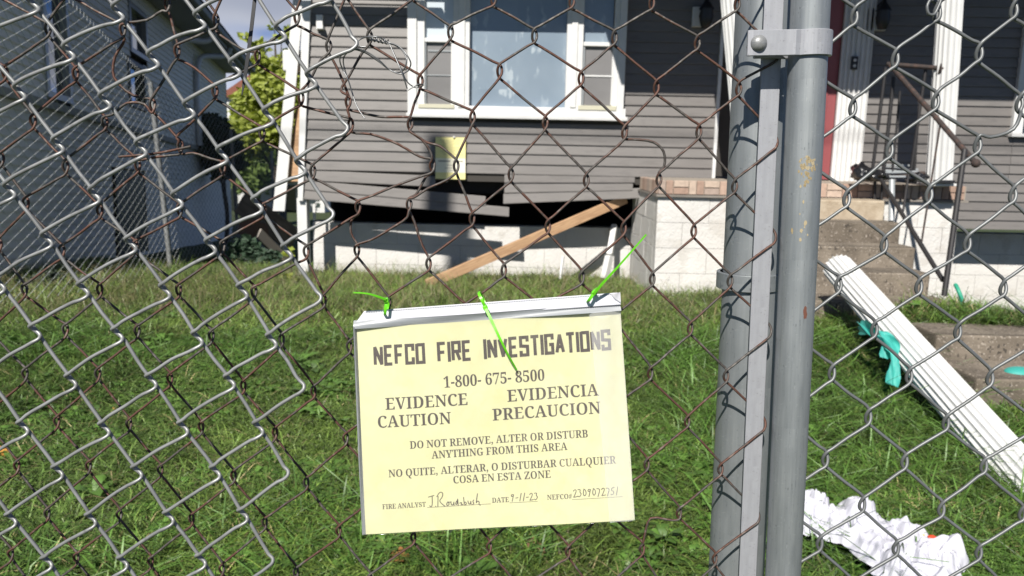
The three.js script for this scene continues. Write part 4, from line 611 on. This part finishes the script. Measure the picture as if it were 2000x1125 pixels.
// ---- gate: frame pipe, mesh, hinge band with bolt
const gate = thing('chain_link_gate', 'galvanised gate with grey chain-link mesh and a vertical pipe frame', 'gate');
{
  const GATE = {
    0: [[0, 1669, 30], [2, 1831, 22], [4, 1981, 16]], 1: [[1, 1749, 112], [3, 1913, 100]], 2: [[0, 1666, 208], [2, 1828, 195], [4, 1992, 199]], 3: [[1, 1738, 290], [3, 1910, 280]],
    4: [[0, 1654, 386], [2, 1815, 377], [4, 1979, 377]], 5: [[1, 1727, 475], [3, 1890, 472]], 6: [[0, 1638, 554], [2, 1795, 557], [4, 1960, 560]], 7: [[1, 1708, 641], [3, 1871, 644]],
    8: [[0, 1625, 726], [2, 1776, 732], [4, 1934, 736]], 9: [[1, 1696, 812], [3, 1848, 823]], 10: [[0, 1612, 895], [2, 1767, 899], [4, 1922, 907]], 11: [[1, 1684, 983], [3, 1839, 992], [5, 1997, 1000]], 12: [[0, 1601, 1059], [2, 1750, 1068], [4, 1912, 1076]],
  };
  const gn = lattice(GATE); for (let k = -1; k <= 11; k++) part('wire', weave(gn, k, -3, 15, 0.757, 0.0017, 0.0026, 0.0022, 0.0078, { '4,2>3,3': [[1990, 222], [1976, 252], [1930, 268]] }, { sides: 8 }), M.gateWire, gate);
  part('twist_tie', sweep(smooth([at(1842, -30, 0.75), at(1822, -8, 0.748), at(1811, 12, 0.746), at(1814, 27, 0.746), at(1824, 28, 0.748), at(1834, 10, 0.75), at(1842, -12, 0.752)], 6), 0.0014, 7), M.gateWire, gate);
  const a = at(1594, -220, 0.742), b = at(1521, 1290, 0.742); part('frame_pipe', sweep([a, a.clone().lerp(b, 0.5), b], 0.0174, 36), M.galv, gate);
  const stain = (px, py, hw, hh, mat, sd) => { const o = a.clone().lerp(b, (py + 220) / 1510), ax = b.clone().sub(a).normalize(), ang0 = Math.asin(clamp((at(px, py, 0.742).x - o.x) / 0.0174, -1, 1)), pos = [], idx = [], N = 30, R = 5, q = (u, v) => { const an = ang0 + u / 0.0174; return o.clone().addScaledVector(ax, v).add(V(Math.sin(an) * 0.01752, 0, Math.cos(an) * 0.01752)); }; const c0 = q(0, 0); pos.push(c0.x, c0.y, c0.z); for (let j = 1; j <= R; j++) for (let i = 0; i < N; i++) { const t = i / N * 6.283, r = j / R * (0.45 + 0.95 * fbm(Math.cos(t) * 1.8 + sd, Math.sin(t) * 1.8 + sd, 6, 3)), p = q(Math.cos(t) * hw * r, Math.sin(t) * hh * r); pos.push(p.x, p.y, p.z); } for (let i = 0; i < N; i++) { idx.push(0, 1 + (i + 1) % N, 1 + i); for (let j = 0; j < R - 1; j++) { const m = 1 + j * N + i, n = 1 + j * N + (i + 1) % N; idx.push(m, n, m + N, n, n + N, m + N); } } const g = new THREE.BufferGeometry(); g.setAttribute('position', new THREE.Float32BufferAttribute(pos, 3)); g.setIndex(idx); g.computeVertexNormals(); part('stain', g, mat, gate); };
  const crust = (px, py, w, h, n, mat) => { for (let i = 0; i < n; i++) { const a2 = rr(0, 6.28), r = Math.pow(rnd(), 0.6), sz = rr(0.25, 1) * (1 - 0.5 * r); stain(px + Math.cos(a2) * r * w, py + Math.sin(a2) * r * h, 0.0021 * sz, 0.0034 * sz, mat, i * 3.7 + px); } };
  const mud = std({ color: col(0.30, 0.235, 0.13), roughness: 0.9, side: THREE.DoubleSide }); const mud2 = std({ color: col(0.36, 0.30, 0.19), roughness: 0.9, side: THREE.DoubleSide }); crust(1568, 268, 16, 22, 34, mud); crust(1572, 260, 18, 14, 26, mud2); crust(1567, 302, 4, 12, 7, mud); crust(1562, 350, 20, 60, 8, mud2); stain(1565, 540, 0.0022, 0.0065, std({ color: col(0.14, 0.055, 0.035), roughness: 0.9, side: THREE.DoubleSide }), 7.7); stain(1543, 385, 0.0012, 0.003, mud, 2.2);
  // flat strap: plate, then wrapped round the pipe
  const ctr = at(1579, 88, 0.742), R = 0.0176, T = 0.0026, s = new THREE.Shape(), L = at(1461, 88, 0.726).x - ctr.x; const outer = [], inner = [];
  outer.push([L, 0.0162], [L + 0.004, 0.0168], [-0.026, 0.0168], [-0.018, 0.0176]); for (let i = 0; i <= 26; i++) { const an = Math.PI * (0.72 - i / 26 * 1.44); outer.push([Math.cos(an) * (R + T), Math.sin(an) * (R + T)]); } outer.push([-0.022, -0.010], [-0.03, -0.006], [L + 0.012, -0.006]);
  inner.push([L + 0.012, -0.0035], [-0.03, -0.0035], [-0.0205, -0.0075]); for (let i = 26; i >= 0; i--) { const an = Math.PI * (0.72 - i / 26 * 1.44); inner.push([Math.cos(an) * R, Math.sin(an) * R]); } inner.push([-0.019, 0.0142], [-0.026, 0.0142], [L + 0.004, 0.0142], [L, 0.0142]);
  [...outer, ...inner].forEach(([x, y], i) => i ? s.lineTo(x, y) : s.moveTo(x, y)); s.closePath(); let g = new THREE.ExtrudeGeometry(s, { depth: 0.0215, bevelEnabled: true, bevelSize: 0.0005, bevelThickness: 0.0005, bevelSegments: 1 }); g.rotateX(-Math.PI / 2); g.rotateX(Math.PI); g.scale(1, 1, 1); g.translate(0, 0.0112, 0); metreUV(g);
  const hb = part('hinge_band', g, M.galvBar, gate); hb.position.copy(ctr); hb.rotation.z = 0.035;
  const bl = part('bolt', new THREE.LatheGeometry([[0, 0.0052], [0.003, 0.005], [0.0055, 0.0036], [0.0072, 0.0012], [0.0074, 0], [0, 0]].map(([x, y]) => new THREE.Vector2(x, y)), 20), M.galvWire, hb); bl.rotation.x = Math.PI / 2; bl.position.set(at(1481, 88, 0.726).x - ctr.x, 0, 0.0172);
  const sh = part('bolt_shank', new THREE.CylinderGeometry(0.004, 0.004, 0.024, 12), M.galvWire, hb); sh.rotation.x = Math.PI / 2; sh.position.set(bl.position.x, 0, 0.004);
}
// ---- loose binding wire twisted round both meshes
{
  const w = thing('binding_wire', 'tangled loop of thin grey wire tying the mesh panels together', 'wire'); const q = (x, y, z = 0) => at(600 + x / 4.892, 30 + y / 4.892, 0.735 - z);
  const path = (l, r = 0.00062) => part('strand', sweep(smooth(l.map((p) => q(...p)), 6), r, 6), M.tieWire, w);
  path([[560, 300], [505, 296], [470, 265], [520, 222], [590, 205, 0.005], [680, 207, 0.006], [760, 250], [880, 300, 0.004], [960, 390, 0.008], [990, 460, 0.006], [965, 530]]);
  path([[600, 200], [650, 240, 0.003], [760, 268], [830, 282], [915, 345, 0.006], [950, 430, 0.01], [925, 515, 0.008], [860, 545], [780, 515], [690, 430, 0.004], [560, 345, 0.006], [440, 318, 0.012], [350, 350, 0.01], [312, 420, 0.006], [340, 520], [385, 600, 0.002], [430, 740], [480, 880, 0.004], [550, 985, 0.008]]);
  path([[965, 530], [900, 560, 0.003], [800, 528], [680, 440], [540, 352, 0.005], [430, 330, 0.01], [362, 380, 0.008], [345, 450], [390, 620, -0.004]]); path([[790, 280], [850, 420, 0.005], [910, 560, 0.008], [955, 700, 0.004]]); path([[800, 300], [900, 520, 0.003], [960, 640], [1040, 690, -0.004], [1110, 665], [1065, 660, 0.006], [960, 715, 0.008]]);
  const coil = []; for (let i = 0; i <= 60; i++) { const t = i / 60, a = t * 6.283 * 5; const p = q(585 + t * 190, 215 + t * 40); p.y += Math.cos(a) * 0.0022; p.z += Math.sin(a) * 0.0022; coil.push(p); } part('coil', sweep(coil, 0.00062, 6), M.tieWire, w);
}
// ---- black strap hanging at the top
{
  const pts = smooth([at(504, -60, 0.735), at(497, 0, 0.733), at(487, 85, 0.731), at(478, 150, 0.73), at(472, 186, 0.729)], 5), pos = [], idx = [], n = pts.length; pts.forEach((p, i) => { const w = 0.0016 * (i > n - 5 ? (n - 1 - i) / 5 + 0.15 : 1); for (const [x, z] of [[-1, 0], [1, 0], [1, -0.0012], [-1, -0.0012]]) pos.push(p.x + x * w, p.y, p.z + z); }); for (let i = 0; i < n - 1; i++) for (let k = 0; k < 4; k++) { const a = i * 4 + k, b = i * 4 + (k + 1) % 4; idx.push(a, a + 4, b, b, a + 4, b + 4); } const g0 = new THREE.BufferGeometry(); g0.setAttribute('position', new THREE.Float32BufferAttribute(pos, 3)); g0.setIndex(idx); const g = g0.toNonIndexed(); g.computeVertexNormals(); single('cable_tie', 'black pointed cable tie hanging from the top of the mesh', 'cable tie', g, M.black);
}

// ---------------------------------------------------------------- evidence sign in a plastic sleeve
const sign = thing('evidence_sign', 'yellow printed evidence notice in a clear sleeve tied to the rusty mesh', 'sign');
{
  const SD = 0.738;
  const quad = (tl, tr, br, bl, lift, nx, ny, thick, bow = 0.006) => {   // gently bowed sheet with thickness
    const A = at(...tl, SD), B = at(...tr, SD), C = at(...br, SD), Dd = at(...bl, SD), pos = [], uv = [], idx = [], n = nx + 1;
    const f = (u, v) => { const p = A.clone().lerp(B, u).lerp(Dd.clone().lerp(C, u), v); p.z += lift + bow * (Math.sin(u * 3.1) * 0.6 + 0.35 * Math.sin(u * 5.2 + v * 2.6) + 0.5 * v * (1 - u)); return p; };
    for (const back of [0, 1]) for (let j = 0; j <= ny; j++) for (let i = 0; i <= nx; i++) { const p = f(i / nx, j / ny); pos.push(p.x, p.y, p.z - back * thick); uv.push(i / nx, 1 - j / ny); }
    const o = n * (ny + 1); for (let j = 0; j < ny; j++) for (let i = 0; i < nx; i++) { const a = j * n + i; idx.push(a, a + n, a + 1, a + 1, a + n, a + n + 1); idx.push(o + a, o + a + 1, o + a + n, o + a + 1, o + a + n + 1, o + a + n); }
    const edge = (a, b) => idx.push(a, b, a + o, b, b + o, a + o); for (let i = 0; i < nx; i++) { edge(i + 1, i); edge(ny * n + i, ny * n + i + 1); } for (let j = 0; j < ny; j++) { edge(j * n, (j + 1) * n); edge((j + 1) * n + nx, j * n + nx); }
    const g = new THREE.BufferGeometry(); g.setAttribute('position', new THREE.Float32BufferAttribute(pos, 3)); g.setAttribute('uv', new THREE.Float32BufferAttribute(uv, 2)); g.setIndex(idx); g.computeVertexNormals(); return g;
  };
  // print
  const W = 1600, H = 1240, cv = document.createElement('canvas'); cv.width = W; cv.height = H; const c = cv.getContext('2d');
  c.fillStyle = '#d3d2aa'; c.fillRect(0, 0, W, H);
  for (let i = 0; i < 900; i++) { c.fillStyle = 'rgba(' + (rnd() < 0.5 ? '255,250,205' : '214,204,140') + ',' + rr(0.02, 0.07) + ')'; const r = rr(10, 90); c.beginPath(); c.ellipse(rr(0, W), rr(0, H), r, r * rr(0.3, 1), rr(0, 3), 0, 7); c.fill(); }
  for (let i = 0; i < 120; i++) { c.fillStyle = 'rgba(90,85,60,' + rr(0.1, 0.35) + ')'; c.fillRect(rr(0, W), rr(0, H), rr(1, 4), rr(1, 3)); }
  const ink = '#57504f';
  c.strokeStyle = ink; c.fillStyle = ink;
  // headline in squared condensed capitals drawn with strokes
  const G = { N: [[[0, 1], [0, 0], [1, 1], [1, 0]]], E: [[[1, 0], [0, 0], [0, 1], [1, 1]], [[0, 0.5], [0.85, 0.5]]], F: [[[1, 0], [0, 0], [0, 1]], [[0, 0.5], [0.85, 0.5]]], C: [[[1, 0.32], [1, 0], [0, 0], [0, 1], [1, 1], [1, 0.68]]], O: [[[0, 0], [1, 0], [1, 1], [0, 1], [0, -0.06]]], I: [[[0, 0], [0, 1]]], R: [[[0, 1], [0, 0], [1, 0], [1, 0.5], [0, 0.5]], [[0.55, 0.5], [1, 1]]], V: [[[0, 0], [0.5, 1], [1, 0]]], S: [[[1, 0.25], [1, 0], [0, 0], [0, 0.48], [1, 0.52], [1, 1], [0, 1], [0, 0.75]]], T: [[[0, 0], [1.2, 0]], [[0.6, 0], [0.6, 1]]], G: [[[1, 0.25], [1, 0], [0, 0], [0, 1], [1, 1], [1, 0.52], [0.5, 0.52]]], A: [[[0, 1], [0.5, 0], [1, 1]], [[0.2, 0.68], [0.8, 0.68]]] };
  const head = 'NEFCO  FIRE  INVESTIGATIONS', wch = (k) => k === ' ' ? 0.52 : k === 'I' ? 0.34 : k === 'T' ? 1.02 : 1; let tot = 0; for (const k of head) tot += wch(k) + (k === ' ' ? 0 : 0.0);
  { const x0 = 0.058 * W, x1 = 0.958 * W, unit = (x1 - x0) / tot, yT = 0.094 * H, hh = 0.082 * H; let x = x0; c.lineWidth = 19; c.lineJoin = 'miter'; c.miterLimit = 1.9; c.lineCap = 'butt'; for (const k of head) { const w = wch(k) * unit; if (k !== ' ') { const gw = k === 'I' ? 0 : unit * 0.62, ox = x + (k === 'I' ? w / 2 : (w - gw * (k === 'T' ? 1.2 : 1)) / 2); for (const pl of G[k]) { c.beginPath(); pl.forEach(([a, b], i) => { const X = ox + a * gw, Y = yT + b * hh + (b < 0 ? 0 : 0) + (pl.length === 2 && a === pl[0][0] && pl[1][0] === a ? (b ? 7 : -7) : 0); i ? c.lineTo(X, Y) : c.moveTo(X, Y); }); c.stroke(); } } x += w; } }
  const text = (s, u0, u1, vTop, vBase) => { const h = (vBase - vTop) * H; c.font = 'bold ' + (h / 0.715) + 'px serif'; const w = c.measureText(s).width; c.save(); c.translate(u0 * W, vBase * H); c.scale((u1 - u0) * W / w, 1); c.fillText(s, 0, 0); c.restore(); };
  text('1-800- 675- 8500', 0.318, 0.700, 0.247, 0.302); text('EVIDENCE', 0.095, 0.407, 0.334, 0.391); text('EVIDENCIA', 0.553, 0.898, 0.334, 0.391); text('CAUTION', 0.062, 0.341, 0.419, 0.476); text('PRECAUCION', 0.494, 0.902, 0.419, 0.476);
  text('DO NOT REMOVE, ALTER OR DISTURB', 0.180, 0.848, 0.548, 0.585); text('ANYTHING FROM THIS AREA', 0.260, 0.768, 0.603, 0.640); text('NO QUITE, ALTERAR, O DISTURBAR CUALQUIER', 0.095, 0.945, 0.682, 0.719); text('COSA EN ESTA ZONE', 0.334, 0.700, 0.733, 0.770);
  text('FIRE ANALYST', 0.066, 0.229, 0.853, 0.878); text('DATE', 0.475, 0.539, 0.853, 0.878); text('NEFCO#', 0.680, 0.774, 0.853, 0.878);
  c.lineWidth = 2.5; for (const [a, b] of [[0.233, 0.47], [0.541, 0.645], [0.772, 0.962]]) { c.beginPath(); c.moveTo(a * W, 0.882 * H); c.lineTo(b * W, 0.882 * H); c.stroke(); }
  // handwriting as pen strokes
  const pen = (list, x0, y0, sx, sy) => { c.lineWidth = 5; c.lineCap = 'round'; c.lineJoin = 'round'; for (const p of list) { c.beginPath(); c.moveTo(x0 + p[0][0] * sx, y0 + p[0][1] * sy); for (let i = 1; i < p.length - 1; i++) { const mx = (p[i][0] + p[i + 1][0]) / 2, my = (p[i][1] + p[i + 1][1]) / 2; c.quadraticCurveTo(x0 + p[i][0] * sx, y0 + p[i][1] * sy, x0 + mx * sx, y0 + my * sy); } const e = p[p.length - 1]; c.lineTo(x0 + e[0] * sx, y0 + e[1] * sy); c.stroke(); } };
  pen([[[0, 30], [30, 22]], [[20, 26], [20, 75], [12, 92], [4, 84]], [[36, 88], [37, 90]], [[52, 30], [48, 92]], [[46, 30], [60, 2], [80, 8], [76, 36], [54, 58], [86, 92]], [[104, 66], [94, 78], [100, 92], [112, 80], [104, 66], [118, 70]], [[120, 66], [120, 90], [134, 84], [136, 64], [136, 90]], [[152, 64], [142, 80], [152, 90], [158, 40], [158, 92]], [[168, 78], [180, 72], [172, 90], [186, 86]], [[190, 44], [190, 92], [204, 88], [200, 72], [192, 76]], [[212, 68], [214, 90], [226, 84], [228, 66], [228, 90]], [[244, 64], [236, 72], [246, 84], [236, 92]], [[266, 28], [254, 92], [262, 70], [274, 76], [270, 94], [278, 98]]], 0.240 * W, 0.805 * H, 1.10, 1.02);
  const D0 = { 0: [[[10, 2], [2, 20], [8, 42], [20, 30], [18, 8], [8, 2]]], 1: [[[14, 0], [4, 44]]], 2: [[[2, 10], [10, 0], [20, 8], [4, 40], [0, 44], [22, 40]]], 3: [[[2, 4], [16, 0], [10, 18], [20, 26], [8, 44], [0, 38]]], 5: [[[20, 2], [6, 4], [4, 20], [16, 22], [12, 42], [0, 40]]], 7: [[[2, 4], [22, 2], [6, 46]]], 9: [[[18, 6], [6, 2], [4, 18], [18, 12], [18, 6], [8, 44]]], '-': [[[2, 26], [14, 24]]] };
  const num = (s, x, y, dx, k) => { for (const ch of s) { pen(D0[ch], x, y, k, k); x += dx * (ch === '1' || ch === '-' ? 0.72 : 1); } };
  num('9-11-23', 0.545 * W, 0.838 * H, 29, 1.05); num('2309072751', 0.778 * W, 0.832 * H, 28, 1.12);
  for (let i = 0; i < 260; i++) { c.fillStyle = 'rgba(226,224,190,' + rr(0.03, 0.10) + ')'; const r = rr(8, 60); c.beginPath(); c.ellipse(W * (0.45 + 0.55 * Math.sqrt(rnd())), rr(0, H), r, r * rr(0.3, 1), rr(0, 3), 0, 7); c.fill(); }  // pale blotches: uneven print plus milky sleeve haze painted into the paper
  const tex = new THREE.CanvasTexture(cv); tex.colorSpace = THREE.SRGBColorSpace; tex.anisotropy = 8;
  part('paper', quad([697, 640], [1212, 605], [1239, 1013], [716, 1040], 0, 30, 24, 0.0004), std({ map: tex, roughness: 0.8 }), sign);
  // sleeve: clear front film, grey welded margins and the white punched strip
  const wr = dtex(512, 512, (u, v) => [0.5 + 0.4 * (fbm(u * 4 + 2, v * 4, 66, 3) - 0.5) + 0.45 * (0.5 - Math.abs(fbm(u * 15, v * 11, 67, 3) - 0.5)) * sstep(fbm(u * 2.5 + 5, v * 2.5, 69, 2), 0.42, 0.62)]);
  part('film', quad([692, 637], [1212, 602], [1241, 1014], [711, 1041], 0.0012, 30, 24, 0.0002), phy({ color: col(1, 1, 1), transmission: 1, thickness: 0, roughness: 0.16, ior: 1.45, bumpMap: wr, bumpScale: 0.006 }), sign);
  part('film_fold', quad([1150, 609], [1212, 604], [1239, 1012], [1190, 1016], 0.0018, 8, 24, 0.0002, 0.0062), std({ color: col(0.86, 0.86, 0.88), transparent: true, opacity: 0.15, roughness: 0.3, bumpMap: wr, bumpScale: 0.003 }), sign);
  const margin = std({ map: dtex(128, 128, (u, v) => { const n = fbm(u * 12, v * 12, 68, 3, 12); return lin3(0.20 + 0.12 * n, 0.215 + 0.12 * n, 0.23 + 0.12 * n); }, true), roughness: 0.35 });
  part('side_margin', quad([690, 637], [698, 637], [718, 1040], [709, 1041], 0.0004, 4, 12, 0.0003), margin, sign);
  part('top_margin', quad([691, 626], [1211, 592], [1213, 606], [692, 641], 0.0003, 24, 3, 0.0003), margin, sign);
  { // punched strip with three holes and one cut corner
    const S = new THREE.Shape(), A = at(690, 637, SD), m = (x, y) => { const p = at(x, y, SD); return [p.x - A.x, p.y - A.y]; }; [[690, 637], [712, 607], [1205, 571], [1211, 573], [1212, 594], [950, 612]].forEach((q, i) => { const [x, y] = m(...q); i ? S.lineTo(x, y) : S.moveTo(x, y); }); S.closePath();
    for (const [x, y] of [[751, 614], [950, 602], [1147, 588]]) { const [hx, hy] = m(x, y), h = new THREE.Path(); h.absellipse(hx, hy, 0.0036, 0.003, 0, 6.283, true); S.holes.push(h); }
    const g = new THREE.ExtrudeGeometry(S, { depth: 0.0006, bevelEnabled: false, curveSegments: 16 }); metreUV(g); const st = part('punched_strip', g, std({ color: col(0.72, 0.72, 0.78), roughness: 0.4 }), sign); st.position.set(A.x, A.y, A.z + 0.0012);
    const notch = []; for (let i = 0; i < 150; i++) { const t = i / 149, p = at(lerp(716, 1205, t), lerp(609.5, 573.5, t), SD); notch.push(box(p.x - 0.0005, p.x + 0.0005, p.y - 0.0005, p.y + 0.0005, p.z + 0.0021, p.z + 0.0018)); const q = at(lerp(700, 1210, t), lerp(631, 594, t), SD); notch.push(box(q.x - 0.0005, q.x + 0.0005, q.y - 0.0005, q.y + 0.0005, q.z + 0.0021, q.z + 0.0018)); } part('weld_line', merge(notch), margin, sign);
    const fold = part('torn_film', quad([1192, 573], [1211, 570], [1212, 590], [1200, 582], 0.0024, 6, 6, 0.0002, 0.002), phy({ color: col(0.8, 0.8, 0.82), roughness: 0.2, transmission: 0.5, thickness: 0 }), sign);
  }
}
// ---- three lime cable ties
{
  const SD = 0.735; const strap = (pts, w, name, parent) => { const P = smooth(pts.map(([x, y, z = 0]) => at(x, y, SD - z)), 6), pos = [], idx = [], n = P.length; P.forEach((p, i) => { const t = P[Math.min(n - 1, i + 1)].clone().sub(P[Math.max(0, i - 1)]).normalize(), s = t.clone().cross(V(0.1, 0, 1)).normalize(), ww = (typeof w === 'function' ? w(i / (n - 1)) : w), nn = s.clone().cross(t).multiplyScalar(0.0006); for (const [a, b] of [[-1, 1], [1, 1], [1, -1], [-1, -1]]) { const q = p.clone().addScaledVector(s, a * ww).addScaledVector(nn, b); pos.push(q.x, q.y, q.z); } }); for (let i = 0; i < n - 1; i++) for (let k = 0; k < 4; k++) { const a = i * 4 + k, b = i * 4 + (k + 1) % 4; idx.push(a, a + 4, b, b, a + 4, b + 4); } idx.push(0, 1, 2, 0, 2, 3); const e = (n - 1) * 4; idx.push(e, e + 2, e + 1, e, e + 3, e + 2); const g0 = new THREE.BufferGeometry(); g0.setAttribute('position', new THREE.Float32BufferAttribute(pos, 3)); g0.setIndex(idx); const g = g0.toNonIndexed(); g.computeVertexNormals(); return part(name, g, M.lime, parent); };
  const headAt = (x, y, z, rot, parent) => { const h = part('lock', new RoundedBoxGeometry(0.0046, 0.0046, 0.0042, 2, 0.0009), M.lime, parent); h.position.copy(at(x, y, SD - z)); h.rotation.z = rot; };
  const G = 'lime cable ties holding the sign';
  const a = thing('lime_cable_tie', 'lime green cable tie through the left hole with its tail pointing left', 'cable tie', [0, 0, 0], G); headAt(754, 586, 0.008, 0.1, a); strap([[754, 585, 0.011], [735, 578, 0.016], [715, 573, 0.02], [690, 571.5, 0.022]], (t) => 0.0011 * (1 - 0.6 * t), 'tail', a); strap([[752, 615, -0.004], [752, 613, 0.006], [753, 600, 0.008], [755, 589, 0.006], [759, 586, -0.012], [757, 600, -0.014], [752, 614, -0.008]], 0.0013, 'loop', a);
  const b = thing('lime_cable_tie', 'lime green cable tie through the middle hole hanging down over the print', 'cable tie', [0, 0, 0], G); headAt(948, 601, 0.007, 0.4, b); strap([[949, 603, 0.009], [962, 630, 0.014], [976, 660, 0.018], [992, 692, 0.014], [1009, 722, 0.0045]], (t) => 0.0014 * (1 - 0.45 * t), 'tail', b); strap([[950, 602, -0.004], [947, 598, 0.006], [941, 585, 0.008], [936, 575, 0.004], [938, 573, -0.014], [945, 588, -0.016], [950, 602, -0.010]], 0.0014, 'loop', b);
  const c = thing('lime_cable_tie', 'lime green cable tie through the right hole with its tail standing up', 'cable tie', [0, 0, 0], G); headAt(1161, 571, 0.006, -0.7, c); strap([[1160, 573, 0.008], [1180, 550, 0.014], [1215, 512, 0.02], [1262, 458, 0.026]], (t) => 0.0013 * (1 - 0.55 * t), 'tail', c); strap([[1147, 589, -0.004], [1150, 587, 0.006], [1156, 578, 0.007], [1162, 568, 0.004], [1164, 566, -0.014], [1155, 578, -0.016], [1147, 588, -0.010]], 0.0014, 'loop', c);
}
renderer.render(scene, camera);
